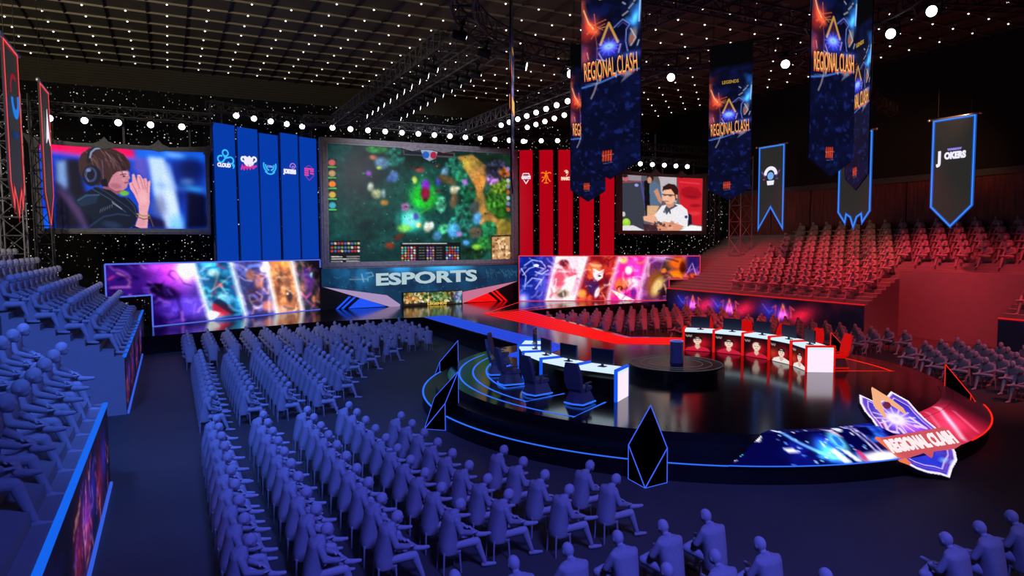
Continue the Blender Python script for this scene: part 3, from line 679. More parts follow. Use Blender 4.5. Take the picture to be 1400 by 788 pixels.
for j in range(6):
    y = 658+j*15
    for k in range(5): c.ell(468+k*17, y, 6.5, 6, [(190, 90, 150), (90, 190, 200), (220, 200, 120), (210, 80, 60), (230, 230, 230)][c.rng.randint(5)], 0, .9, .4)
    for k in range(5): c.ell(722+k*16, y, 6.5, 6, [(90, 90, 200), (220, 160, 90), (60, 180, 190), (210, 60, 60), (230, 230, 230)][c.rng.randint(5)], 0, .9, .4)
    for k in (562, 580, 662, 680): c.ln([(k, y), (k+12, y)], 3, (150, 155, 155), .8)
    for k in (610, 628, 642): c.ell(k, y, 6, 5, [(200, 120, 90), (150, 90, 200), (220, 210, 170)][c.rng.randint(3)], 0, .9, .4)
c.poly([(990, 590), (1116, 586), (1116, 728), (990, 736)], (30, 22, 12)); c.poly([(996, 598), (1110, 594), (1110, 722), (996, 728)], (196, 150, 100))
c.rng = np.random.RandomState(8); c.scatter(46, (1000, 600, 1106, 720), 5, 12, [(240, 200, 150), (120, 70, 40), (250, 225, 180), (160, 110, 60)], .8)
c.grain(.2)
c.mesh('display', lambda u, v: Vector((10.8+15.55*u, 51.95, 13.52-9.0*v)), G_SCR, t)

# left portrait screen
t = empty('video_screen', (-2.2, 47.2, 6.7)); tag(t, 'left video screen showing a person in headphones pressing both hands together', 'screen', 'video screens')
screen_frame(t, [(-6.95, 12.25), (-4.6, 12.0), (-2.2, 12.05), (0.3, 12.0), (2.5, 12.2), (2.42, 6.65), (-6.75, 6.7)], [(-6.5, 11.86), (-4.6, 11.78), (-2.2, 11.78), (0.3, 11.78), (2.25, 11.82), (2.22, 7.0), (-6.4, 7.0)], 47.0, M_FRAMED, 0.45, [(-3.2, 12.0), (-0.35, 12.0)], .42)
MB().prism([(-7.2, 46.95, 12.45), (-6.5, 46.95, 12.1), (-6.4, 46.95, 11.6), (-6.9, 46.95, 11.7)], (0, .3, 0)).build('frame_spike', M_FRAMED, t)
MB().prism([(2.65, 46.95, 12.35), (2.1, 46.95, 12.05), (2.15, 46.95, 11.7), (2.5, 46.95, 11.6)], (0, .3, 0)).build('frame_spike', M_FRAMED, t)
MB().box((-2.15, 47.5, 9.4), (8.9, 0.3, 5.1)).build('back_housing', M_MATT, t)
c = Cv(250, 126, [(190, 55), (1115, 95), (1110, 525), (205, 520)], (28, 72, 190), 31)
c.cloud(200, (60, 120, 230), .45, 3, .6); c.ell(980, 260, 120, 140, (16, 40, 120), 0, .8, .8)
c.poly([(190, 50), (640, 72), (705, 85), (705, 130), (420, 118), (190, 85)], (236, 24, 96)); c.ln([(190, 92), (420, 122), (700, 132)], 14, (150, 110, 235), .9); c.ln([(190, 108), (400, 135)], 14, (36, 50, 200), .9)
c.poly([(700, 85), (1110, 100), (1110, 150), (900, 140), (700, 130)], (30, 110, 230), .8); c.ell(930, 112, 60, 12, (150, 200, 255), 5, .8, .8)
c.poly([(775, 120), (868, 128), (940, 400), (968, 522), (868, 522), (800, 330)], (196, 220, 255), .95); c.poly([(870, 150), (905, 160), (935, 300), (900, 290)], (110, 150, 240), .8)
c.ell(900, 290, 80, 18, (90, 140, 230), 10, .6, 1); c.ell(830, 400, 40, 60, (110, 110, 150), 0, .7, 1); c.poly([(700, 120), (770, 130), (775, 270), (690, 190)], (110, 90, 190), .8)
c.ell(1030, 190, 70, 60, (14, 26, 80), 0, .8, .8); c.ell(1040, 300, 60, 14, (60, 170, 240), 5, .8, .8); c.ell(1000, 260, 40, 18, (120, 160, 220), 0, .6, .9)
c.poly([(1000, 320), (1110, 340), (1110, 522), (985, 522)], (8, 12, 38), .95); c.ell(930, 490, 40, 50, (110, 190, 245), 0, .8, .7)
c.poly([(205, 120), (272, 150), (280, 300), (265, 520), (205, 520)], (16, 60, 210)); c.ell(225, 480, 20, 60, (10, 120, 240), 0, .7, .8)
c.poly([(262, 520), (270, 160), (300, 138), (400, 140), (420, 300), (470, 400), (480, 520)], (24, 24, 46))
c.poly([(276, 150), (330, 140), (335, 300), (300, 320), (278, 260)], (128, 160, 214), .95); c.poly([(276, 260), (330, 300), (400, 400), (440, 520), (410, 520), (300, 340)], (60, 60, 100), .9)
c.ln([(278, 312), (330, 350), (390, 440), (425, 520)], 6, (170, 80, 120), .85); c.ln([(282, 325), (350, 400), (395, 520)], 4, (110, 60, 100), .8); c.poly([(750, 440), (860, 480), (862, 520), (770, 520)], (30, 16, 50), .9)
c.blur(3); c.ell(900, 330, 34, 130, (215, 232, 255), -8, .6, 1); c.punch(1.15, 110)
# person: neck, face, hair, headphones
sk = (206, 132, 150); skd = (150, 80, 100); hr_ = (64, 40, 44)
c.poly([(520, 270), (600, 290), (640, 310), (600, 330), (560, 325), (520, 300)], skd)
c.poly([(545, 250), (600, 205), (660, 195), (664, 222), (672, 240), (660, 252), (664, 266), (656, 275), (652, 292), (630, 308), (590, 312), (555, 292)], sk)
c.ell(640, 215, 26, 14, (236, 176, 190), 0, .7, .8); c.ell(590, 285, 30, 16, (168, 92, 112), 10, .7, .8); c.ln([(618, 222), (648, 218)], 5, (50, 24, 34), .9); c.ell(638, 231, 8, 4, (50, 26, 40)); c.ln([(640, 268), (658, 264)], 5, (130, 40, 60)); c.ell(634, 250, 12, 6, (226, 160, 172), 0, .6, .8)
c.poly([(396, 205), (392, 150), (410, 108), (452, 76), (520, 68), (590, 82), (640, 110), (672, 150), (676, 186), (640, 200), (600, 206), (575, 225), (556, 262), (545, 285), (520, 270), (500, 285), (430, 255), (405, 230)], hr_)
c.rng = np.random.RandomState(3)
for k in range(46):
    x = c.rng.uniform(415, 640); y = c.rng.uniform(85, 150); l = c.rng.uniform(30, 95)
    c.ln([(x, y), (x+l*.35, y+l*.4), (x+l*.5, y+l)], 4, [(120, 84, 84), (92, 60, 62), (40, 22, 26), (160, 120, 124)][k % 4], .55)
for k in range(8): c.ln([(540+k*14, 90+k*5), (600+k*9, 150+k*4), (640+k*4, 200)], 3, (30, 16, 20), .6)
c.ln([(447, 150), (452, 105), (480, 76), (520, 70)], 22, (28, 30, 44)); c.ln([(455, 128), (462, 100), (484, 80), (512, 76)], 9, (150, 170, 210), .9)
c.ell(462, 228, 50, 58, (22, 24, 44)); c.ell(456, 222, 34, 42, (60, 70, 110)); c.ell(454, 220, 24, 32, (22, 24, 46)); c.ell(446, 198, 14, 9, (140, 156, 200), -20, .8, .6); c.ln([(440, 190), (432, 230), (445, 262)], 4, (120, 140, 190), .7)
c.ln([(520, 140), (524, 245)], 4, (110, 110, 150), .7); c.poly([(505, 255), (540, 240), (548, 290), (515, 285)], (18, 18, 34))
# jacket
c.poly([(372, 375), (385, 345), (430, 318), (480, 290), (560, 308), (610, 345), (660, 350), (700, 395), (712, 440), (690, 500), (660, 520), (445, 520), (470, 480), (430, 440)], (16, 26, 46))
c.poly([(375, 372), (425, 330), (500, 330), (480, 380), (400, 400)], (26, 48, 76), .9); c.ln([(385, 365), (430, 338), (500, 334)], 7, (66, 100, 140), .7); c.ln([(450, 505), (520, 455), (600, 440), (660, 450)], 9, (36, 60, 92), .8); c.ln([(480, 280), (560, 335), (650, 400), (720, 470), (760, 520)], 5, (60, 60, 80), .8)
c.ln([(460, 300), (560, 360), (640, 430)], 5, (70, 90, 130), .7); c.ln([(640, 345), (690, 400), (700, 450)], 6, (50, 70, 100), .8)
for k in range(6): c.ln([(568+k*9, 372+k*7), (574+k*9, 384+k*6)], 4, (190, 190, 200), .8); c.ln([(500+k*13, 432-k*6), (508+k*12, 412-k*5)], 3.5, (130, 140, 160), .7)
c.ell(560, 500, 50, 18, (40, 66, 100), 10, .6, .8); c.ell(636, 325, 26, 14, (120, 190, 60), 0, .95, .5)
# hands
hd = (238, 166, 178)
c.poly([(664, 270), (682, 262), (682, 222), (694, 216), (708, 262), (712, 222), (728, 222), (742, 246), (762, 240), (768, 262), (786, 252), (778, 330), (776, 380), (764, 430), (762, 480), (758, 520), (688, 520), (716, 440), (712, 380), (690, 330), (670, 300)], hd)
for a_, b_ in (((700, 225), (722, 300)), ((726, 232), (744, 300)), ((748, 250), (756, 300)), ((768, 262), (764, 320)), ((682, 270), (708, 330))): c.ln([a_, b_], 4, (176, 96, 116), .8)
c.ell(740, 350, 22, 34, (250, 190, 196), 0, .6, .8); c.ell(726, 490, 26, 20, (214, 140, 160), 0, .6, .8); c.ln([(705, 440), (735, 452), (770, 450)], 8, (176, 140, 90)); c.ln([(700, 455), (740, 470), (772, 464)], 6, (110, 84, 60)); c.poly([(680, 505), (720, 520), (670, 522)], (16, 22, 40)); c.ln([(770, 440), (792, 510)], 5, (120, 100, 70), .8)
c.grain(.10)
c.mesh('display', lambda u, v: Vector((-6.45+8.68*u, 47.12, 11.84-4.84*v)), G_SCR, t)

m = MB()
for x in (-5.8, -2.2, 1.4): m.box((x, 47.35, 12.9), (.12, .12, 1.6))
m.build('hanging_bracket', M_STEEL, t)
# right portrait screen
t = empty('video_screen', (39.0, 47.2, 6.7)); tag(t, 'right video screen showing a person in glasses and a white shirt seated at a desk', 'screen', 'video screens')
screen_frame(t, [(34.1, 12.15), (37.0, 11.95), (39.6, 11.95), (41.5, 11.95), (44.05, 12.2), (43.9, 6.62), (34.1, 6.7)], [(34.45, 11.72), (37.0, 11.7), (39.6, 11.7), (41.5, 11.7), (43.45, 11.72), (43.4, 6.98), (34.5, 6.98)], 47.0, mat('screen_frame_reddish', (120, 84, 84), .5, noise=.7, scale=5), 0.45, [(38.0, 11.95), (40.9, 11.95)], .38)  # frame toned reddish grey
MB().box((39.0, 47.5, 9.35), (9.2, 0.3, 5.0)).build('back_housing', M_MATT, t)
c = Cv(130, 86, [(590, 228), (1028, 238), (1020, 540), (590, 540)], (96, 92, 100), 41)
c.poly([(590, 228), (690, 228), (690, 262), (590, 262)], (150, 140, 150)); c.poly([(590, 262), (702, 262), (712, 400), (700, 540), (590, 540)], (58, 62, 74)); c.ln([(690, 265), (700, 330), (712, 410)], 9, (90, 80, 190), .7); c.ln([(592, 272), (690, 264)], 5, (190, 70, 80), .9)
c.ell(610, 248, 16, 18, (190, 100, 110)); c.ell(606, 236, 16, 8, (30, 24, 30)); c.ell(666, 286, 10, 9, (150, 160, 230)); c.poly([(705, 262), (735, 250), (738, 400), (715, 470), (708, 380)], (14, 14, 18))
c.poly([(780, 230), (880, 235), (880, 380), (800, 370), (790, 260)], (190, 184, 190)); c.poly([(882, 236), (1028, 240), (1020, 512), (955, 500), (900, 400)], (208, 30, 44)); c.ell(962, 330, 52, 26, (130, 12, 26), 8, .9, .7); c.poly([(905, 300), (950, 285), (1000, 295), (1020, 330), (1010, 345), (910, 335)], (170, 16, 34), .9); c.ell(985, 395, 30, 10, (150, 14, 28), 0, .8, .8); c.ell(980, 440, 34, 12, (236, 60, 66), 0, .7, .8); c.ln([(900, 262), (1010, 270)], 8, (236, 70, 80), .7)
c.ell(738, 243, 18, 22, (40, 26, 24)); c.ell(734, 256, 12, 18, (206, 140, 116)); c.poly([(733, 280), (760, 262), (788, 285), (800, 340), (786, 400), (736, 396)], (88, 112, 140)); c.poly([(756, 318), (776, 300), (800, 370), (796, 390), (780, 372)], (206, 140, 112)); c.poly([(722, 398), (786, 400), (764, 450), (720, 470)], (222, 174, 130))
c.poly([(702, 462), (760, 452), (800, 398), (865, 384), (905, 392), (938, 420), (946, 470), (938, 520), (880, 536), (790, 510), (768, 470), (706, 482)], (238, 236, 240)); c.poly([(700, 460), (762, 452), (776, 478), (770, 500), (704, 484)], (240, 176, 144))
c.poly([(822, 398), (862, 384), (886, 398), (846, 420), (824, 450), (812, 420)], (74, 78, 96)); c.ln([(836, 400), (844, 440)], 8, (60, 60, 76)); c.ell(812, 432, 7, 8, (120, 130, 150)); c.ell(932, 460, 9, 9, (60, 70, 130)); c.poly([(945, 440), (962, 450), (964, 500), (940, 510)], (26, 24, 44))
c.poly([(820, 375), (862, 372), (866, 398), (838, 412), (822, 398)], (214, 150, 122)); c.ell(840, 342, 36, 46, (244, 184, 150)); c.poly([(802, 318), (806, 290), (836, 272), (872, 278), (890, 306), (886, 350), (874, 372), (868, 330), (850, 304), (812, 310)], (52, 22, 20)); c.ln([(803, 334), (866, 338)], 5, (50, 30, 34)); c.ell(816, 338, 9, 7, (80, 50, 54), 0, .6); c.ell(846, 340, 10, 7, (80, 50, 54), 0, .6); c.ln([(816, 372), (836, 374)], 5, (190, 90, 84)); c.ell(822, 352, 5, 9, (250, 200, 166)); c.ell(880, 345, 6, 12, (226, 150, 120))
c.poly([(770, 505), (810, 488), (880, 498), (920, 515), (890, 540), (770, 540)], (226, 150, 118)); c.scatter(30, (720, 490, 890, 536), 4, 9, [(70, 40, 50), (200, 120, 100), (40, 30, 50), (236, 180, 150)], .7)
c.ell(615, 496, 20, 24, (150, 214, 40)); c.ell(612, 486, 14, 12, (200, 240, 100), 0, .7, .7); c.ell(600, 448, 10, 14, (210, 200, 190)); c.poly([(590, 512), (650, 510), (710, 540), (590, 540)], (226, 222, 226)); c.poly([(890, 540), (958, 507), (1020, 515), (1020, 540)], (250, 248, 250)); c.poly([(700, 500), (770, 510), (780, 540), (705, 540)], (60, 30, 40), .9)
c.grain(.1)
c.mesh('display', lambda u, v: Vector((34.45+9.0*u, 47.12, 11.74-4.76*v)), G_SCR, t)

m = MB()
for x in (35.5, 39.0, 42.6): m.box((x, 47.35, 12.5), (.12, .12, 1.2))
m.build('hanging_bracket', M_STEEL, t)
# ------------------------------------------------------------------ LED wings left and right of the centre
def tilt(o):
    c = o; return c
W0 = Vector((-3.37, 45.29, 0)); W1 = Vector((10.2, 52.5, 0)); V0 = Vector((26.6, 51.0, 0)); V1 = Vector((40.2, 43.78, 0))
t = empty('picture_screen', (W0.x, W0.y, 1.0)); tag(t, 'left long low picture wall of purple, blue and orange panels with blue border', 'screen', 'low picture walls')
c = Cv(300, 110, [(60, 98), (1345, 65), (1345, 362), (60, 495)], (44, 24, 90), 61)
c.cloud(160, (80, 40, 150), .45, 3, .7); c.cloud(60, (24, 14, 60), .5, 4, .6)
c.glow(400, 150, 130, 120, (190, 60, 170), .9); c.glow(470, 130, 50, 90, (90, 110, 90), 1); c.glow(300, 110, 90, 40, (120, 50, 120), .7); c.ell(440, 360, 110, 60, (100, 70, 210), 0, .75, 1)
c.cloud(50, (150, 110, 240), .55, 4, .5, m=c.pmask([(330, 300), (580, 300), (590, 460), (330, 460)]))
c.ell(340, 260, 80, 36, (26, 14, 44), 20, .85, .6); c.poly([(250, 210), (330, 215), (350, 190), (300, 285)], (18, 10, 34), .9); c.ln([(400, 190), (370, 160), (380, 135), (405, 140), (430, 180), (450, 215), (490, 225)], 8, (60, 20, 90), .9)
c.ln([(75, 185), (100, 165)], 8, (220, 60, 110), .9); c.ln([(115, 145), (150, 165), (175, 200), (165, 225)], 8, (230, 150, 170), .9); c.ell(180, 200, 60, 60, (60, 30, 110), 0, .4, 1)
# panel two
c.poly([(500, 90), (722, 80), (805, 405), (590, 435)], (26, 70, 110)); c.cloud(50, (70, 170, 200), .5, 4, .7, m=c.pmask([(500, 90), (722, 80), (805, 405), (590, 435)]), seed=7)
c.ell(600, 105, 60, 30, (60, 190, 240), 30, .8, .8); c.ell(620, 150, 34, 22, (190, 200, 190), 10, .8, .7); c.ell(650, 215, 50, 60, (22, 60, 76), 0, .85, .7); c.ell(655, 225, 14, 14, (220, 60, 60), 0, .9, .6); c.ell(570, 270, 26, 34, (60, 220, 230), 0, .7, .6); c.ell(568, 270, 14, 22, (20, 50, 80), 0, .9, .5)
c.ln([(600, 260), (660, 220), (720, 170)], 6, (200, 220, 230), .7); c.poly([(600, 335), (720, 345), (740, 400), (600, 425)], (150, 20, 36), .95); c.poly([(590, 375), (650, 395), (610, 430), (590, 430)], (255, 220, 230), .9); c.ell(680, 300, 50, 26, (120, 190, 210), 20, .7, .8); c.poly([(640, 300), (770, 390), (720, 405), (610, 330)], (24, 24, 40), .8)
# panel three
c.poly([(722, 80), (945, 72), (1015, 395), (805, 405)], (50, 44, 84)); c.cloud(45, (110, 90, 170), .5, 4, .7, m=c.pmask([(722, 80), (945, 72), (1015, 395), (805, 405)]), seed=9)
c.ln([(815, 140), (850, 108), (900, 104), (935, 125)], 22, (90, 110, 190), .9); c.ell(845, 165, 30, 34, (150, 90, 70), 0, .9, .6); c.ell(900, 200, 26, 44, (190, 110, 80), 10, .8, .7); c.ell(860, 300, 52, 60, (56, 34, 50), 20, .9, .6); c.ln([(880, 265), (920, 290), (910, 320)], 8, (190, 150, 200), .7); c.ln([(770, 170), (810, 195), (860, 200)], 5, (200, 190, 240), .7); c.ell(930, 130, 20, 16, (250, 200, 230), 0, .9, .8); c.ln([(850, 400), (860, 370), (900, 360)], 6, (240, 120, 90), .8); c.ell(960, 350, 40, 30, (210, 110, 70), 0, .8, .8)
# panel four
c.poly([(945, 72), (1130, 68), (1200, 375), (1015, 395)], (150, 84, 46)); c.cloud(40, (236, 150, 80), .5, 4, .8, m=c.pmask([(945, 72), (1130, 68), (1200, 375), (1015, 395)]), seed=11)
c.ell(1040, 190, 26, 110, (70, 40, 30), 5, .8, .7); c.ell(1100, 240, 24, 80, (96, 56, 36), -8, .8, .7); c.ell(1110, 290, 22, 34, (40, 26, 26), 0, .8, .6); c.glow(1060, 90, 60, 40, (120, 60, 0), .8); c.ell(1095, 275, 7, 7, (255, 230, 200)); c.ell(1060, 370, 60, 24, (200, 160, 140), 0, .6, 1)
# panel five
c.poly([(1130, 68), (1345, 62), (1345, 365), (1200, 375)], (34, 30, 34)); c.cloud(50, (84, 70, 50), .5, 4, .7, m=c.pmask([(1130, 68), (1345, 62), (1345, 365), (1200, 375)]), seed=13)
c.ell(1260, 210, 34, 70, (84, 44, 110), 10, .9, .7); c.ell(1240, 140, 22, 24, (60, 40, 110), 0, .9, .6); c.poly([(1262, 160), (1285, 140), (1278, 180)], (130, 240, 220)); c.ln([(1190, 265), (1230, 300), (1270, 270)], 14, (160, 60, 130), .8); c.glow(1200, 250, 34, 50, (190, 90, 60), .9); c.ell(1290, 305, 14, 22, (190, 110, 80), 0, .8, .7)
for pg_, cl_ in (([(60, 95), (500, 90), (590, 440), (60, 495)], [(190, 110, 230), (90, 50, 160), (20, 10, 50), (240, 150, 230), (120, 90, 220)]),
        ([(500, 90), (722, 80), (805, 405), (590, 435)], [(90, 210, 240), (20, 60, 90), (8, 20, 36), (220, 240, 250), (190, 40, 60)]),
        ([(722, 80), (945, 72), (1015, 395), (805, 405)], [(130, 120, 220), (230, 150, 110), (24, 20, 50), (240, 220, 250), (90, 50, 60)]),
        ([(945, 72), (1130, 68), (1200, 375), (1015, 395)], [(250, 180, 100), (90, 50, 30), (255, 230, 190), (40, 22, 20), (220, 120, 60)]),
        ([(1130, 68), (1345, 62), (1345, 365), (1200, 375)], [(110, 70, 150), (20, 16, 22), (150, 120, 80), (200, 90, 110), (60, 60, 50)])):
    xs_ = [p[0] for p in pg_]; ys_ = [p[1] for p in pg_]; c.strokes(46, (min(xs_), min(ys_), max(xs_), max(ys_)), cl_, 30, 110, 13, .5, None, c.pmask(pg_))
c.blur(1)
for (a_, b_, col) in (((500, 95), (592, 432), (150, 200, 255)), ((722, 80), (805, 405), (90, 190, 255)), ((945, 72), (1015, 395), (190, 200, 255)), ((1130, 68), (1200, 375), (150, 190, 255))):
    c.ln([a_, b_], 46, tuple(v*.5 for v in col), .6, 60, add=True); c.ln([a_, b_], 15, (245, 250, 255), 1, 10)
c.glow(455, 130, 60, 70, (150, 140, 150), 1); c.glow(620, 410, 60, 24, (90, 90, 90), 1); c.glow(950, 110, 40, 40, (100, 90, 100), 1); c.punch(1.35, 80); c.grain(.15)
Wd = (W1-W0); k0 = 2.6/15.37
c.mesh('display', lambda u, v: W0+Wd*u+Vector((0.02, -0.04, 4.86-3.84*v)), G_SCR, t, lambda u, v: not (u < k0 and v > (4.86-2.98)/3.84))
out = [W0+Vector((0, 0, 4.9)), W1+Vector((0, 0, 4.8)), W1+Vector((0, 0, 1)), W0+Wd*k0+Vector((0, 0, 1)), W0+Wd*k0+Vector((0, 0, 2.96)), W0+Vector((0, 0, 2.96))]
nW = Vector((Wd.y, -Wd.x, 0)).normalized()
MB().prism(out, -nW*0.35).build('housing', M_MATT, t)
m = MB()
for a_, b_ in zip(out, out[1:]+out[:1]): m.tube(a_+nW*.06, b_+nW*.06, 0.045, n=4)
m.build('border_light', glow('violet_border', (84, 110, 235), 1.0), t)['label'] = 'blue border light'

t = empty('picture_screen', (V0.x, V0.y, 1.0)); tag(t, 'right long low picture wall of pink, white and orange panels with red border', 'screen', 'low picture walls')
c = Cv(250, 70, [(45, 50), (1200, 50), (1200, 338), (45, 335)], (30, 50, 140), 71)
c.cloud(70, (60, 90, 200), .5, 4, .7); c.cloud(30, (20, 28, 90), .55, 5, .7)
for pts in ([(80, 110), (130, 75), (190, 85), (215, 120)], [(70, 170), (110, 130), (150, 115), (200, 130)], [(90, 230), (130, 190), (190, 200), (150, 260)], [(60, 130), (90, 180), (80, 260)], [(150, 150), (190, 165), (230, 140)]): c.ln(pts, 7, (190, 200, 245), .75)
c.ell(155, 110, 18, 8, (210, 220, 255)); c.glow(70, 320, 40, 40, (200, 170, 220), .8)
P2 = [(285, 50), (485, 50), (400, 336), (215, 336)]
c.poly(P2, (226, 190, 200)); c.cloud(60, (250, 240, 235), .45, 4, .8, m=c.pmask(P2), seed=3)
c.ell(345, 110, 22, 30, (150, 60, 60), 0, .9, .6); c.ell(330, 95, 30, 22, (70, 26, 34), 0, .9, .6); c.ell(300, 200, 44, 60, (170, 60, 80), 10, .85, .7); c.ell(380, 160, 40, 30, (190, 70, 90), 20, .85, .7); c.ell(390, 190, 60, 12, (250, 240, 240), -20, .8, .6); c.ell(320, 290, 50, 30, (110, 120, 90), 0, .8, .8); c.ell(320, 290, 26, 24, (50, 60, 44), 0, .8, .6); c.glow(250, 230, 30, 100, (120, 20, 40), .7); c.ell(420, 240, 26, 60, (200, 110, 130), 20, .6, 1)
P3 = [(485, 50), (685, 50), (610, 336), (400, 336)]
c.poly(P3, (110, 26, 28)); c.cloud(50, (210, 100, 60), .5, 4, .8, m=c.pmask(P3), seed=5)
c.ell(530, 130, 40, 40, (220, 130, 60), 20, .85, .7); c.poly([(515, 130), (560, 150), (590, 135), (580, 190), (545, 215), (520, 180)], (220, 214, 220), .95); c.ell(560, 180, 10, 6, (20, 20, 50)); c.ell(520, 250, 40, 44, (44, 40, 90), 10, .85, .7); c.ell(545, 285, 14, 34, (210, 220, 245), 20, .9, .6); c.ell(450, 290, 26, 24, (240, 170, 70), 0, .8, .8); c.ell(630, 130, 40, 70, (150, 34, 36), 0, .6, 1); c.ell(600, 240, 18, 50, (60, 20, 40), 10, .8, .8)
P4 = [(685, 50), (872, 50), (805, 336), (610, 336)]
c.poly(P4, (190, 40, 130)); c.cloud(44, (246, 130, 200), .5, 4, .8, m=c.pmask(P4), seed=6)
c.ell(770, 110, 60, 26, (200, 60, 170), 25, .9, .6); c.ell(745, 145, 22, 26, (250, 216, 220), 0, .95, .6); c.ell(800, 160, 20, 44, (230, 70, 190), 0, .8, .7); c.ell(770, 225, 44, 34, (250, 214, 210), 0, .9, .7); c.ell(700, 235, 46, 40, (200, 110, 40), 0, .9, .7); c.ell(690, 260, 20, 18, (60, 20, 20), 0, .8); c.poly([(630, 265), (670, 280), (790, 336), (700, 336)], (250, 240, 245), .9); c.ell(780, 290, 20, 34, (60, 30, 120), 0, .8, .7); c.ell(712, 80, 26, 20, (250, 230, 80), 0, .7, .8)
P5 = [(872, 50), (1200, 50), (1200, 336), (805, 336)]
c.poly(P5, (80, 44, 90)); c.cloud(50, (190, 110, 200), .5, 4, .7, m=c.pmask(P5), seed=8)
c.ell(920, 230, 56, 90, (120, 80, 30), 15, .9, .7); c.ell(930, 250, 30, 60, (220, 200, 140), 25, .8, .8); c.ell(985, 120, 34, 44, (70, 60, 60), 0, .9, .6); c.ell(970, 150, 16, 16, (240, 120, 40), 0, .9, .7); c.ell(1060, 100, 60, 40, (230, 110, 30), 0, .9, .8); c.ell(1050, 170, 60, 26, (240, 130, 30), 0, .9, .8); c.ell(1090, 130, 20, 40, (70, 26, 20), 0, .8, .7); c.ell(1150, 100, 40, 50, (44, 40, 110), 0, .85, .8); c.ln([(1120, 160), (1150, 100), (1180, 190)], 4, (230, 190, 250), .8); c.ell(1150, 185, 44, 16, (230, 90, 30), 0, .8, .8); c.ell(960, 60, 60, 26, (240, 200, 250), 0, .6, 1); c.ell(980, 290, 40, 30, (40, 26, 26), 0, .7, .9)
for pg_, cl_ in (([(45, 50), (285, 50), (215, 336), (45, 336)], [(150, 170, 240), (20, 30, 100), (60, 80, 190), (220, 225, 255)]), (P2, [(255, 240, 240), (190, 60, 90), (90, 40, 50), (240, 190, 200)]),
        (P3, [(240, 150, 80), (60, 14, 24), (220, 210, 220), (150, 40, 40), (50, 40, 100)]), (P4, [(255, 170, 220), (180, 30, 120), (255, 225, 200), (90, 20, 90), (240, 150, 50)]), (P5, [(250, 150, 50), (60, 30, 50), (200, 130, 230), (250, 220, 160), (40, 30, 90)])):
    xs_ = [p[0] for p in pg_]; ys_ = [p[1] for p in pg_]; c.strokes(34, (min(xs_), min(ys_), max(xs_), max(ys_)), cl_, 25, 80, 11, .5, None, c.pmask(pg_))
for (a_, b_) in (((285, 50), (218, 336)), ((485, 50), (402, 336)), ((685, 50), (612, 336)), ((872, 50), (806, 336))):
    c.ln([a_, b_], 40, (140, 60, 80), .6, 50, add=True); c.ln([a_, b_], 9, (255, 225, 240), .95, 8)
c.punch(1.3, 110); c.grain(.15)
Vd = V1-V0; k1 = 11.3/13.6
c.mesh('display', lambda u, v: V0+Vd*u+Vector((-0.02, -0.04, 4.86-3.84*v)), G_SCR, t, lambda u, v: not (u > k1 and v > (4.86-2.84)/3.84))
out = [V0+Vector((0, 0, 4.88)), V1+Vector((0, 0, 4.78)), V1+Vector((0, 0, 2.82)), V0+Vd*k1+Vector((0, 0, 2.82)), V0+Vd*k1+Vector((0, 0, 1)), V0+Vector((0, 0, 1))]
nV = Vector((Vd.y, -Vd.x, 0)).normalized()
MB().prism(out, -nV*0.35).build('housing', M_MATT, t)
m = MB()
for a_, b_ in zip(out, out[1:]+out[:1]): m.tube(a_+nV*.06, b_+nV*.06, 0.04, n=4)
m.build('border_light', glow('rose_border', (236, 60, 70), 1.0), t)['label'] = 'red border light'

# ------------------------------------------------------------------ tall team panels above the wings
class Logo:            # flat drawing in a plane: 2-D strokes and shapes lifted by a matrix
    def __init__(s, M, parent): s.M = M; s.p = parent
    def draw(s, name, m, strokes=(), polys=(), wd=0.05, label=None):
        b = MB(); up = (s.M.to_3x3()@Vector((0, 0, 1)))
        for st in strokes: b.strip([s.M@Vector((x, y, 0.03)) for x, y in st], wd, up=up, th=0.01)
        for pg in polys: b.prism([s.M@Vector((x, y, 0.02)) for x, y in pg], up*0.012)
        o = b.build(name, m, s.p)
        if label: o['label'] = label
def circ(x, y, r, a0=0, a1=360, n=20, ry=None): return [(x+r*math.cos(math.radians(a0+(a1-a0)*i/n)), y+(ry or r)*math.sin(math.radians(a0+(a1-a0)*i/n))) for i in range(n+1)]
G_CYAN = glow('logo_cyan', (60, 190, 250)); G_LW = glow('logo_white', (240, 236, 250)); G_PINK = glow('logo_pink', (220, 50, 160)); G_ORG = glow('logo_orange', (255, 130, 20)); G_PALE = glow('logo_pale', (252, 216, 190))
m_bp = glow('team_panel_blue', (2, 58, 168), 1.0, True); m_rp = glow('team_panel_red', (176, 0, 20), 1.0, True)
Wu = (W1-W0).normalized(); Vu = (V1-V0).normalized()
def wx(x): return W0+(W1-W0)*((x-W0.x)/(W1.x-W0.x))
def vx(x): return V0+(V1-V0)*((x-V0.x)/(V1.x-V0.x))
names = ['with a cyan cloud emblem and CLOUD9 lettering', 'with a white badge over pink script', 'with a cyan horned wreath emblem', 'with white JOKERS lettering', 'with a pink shield emblem']
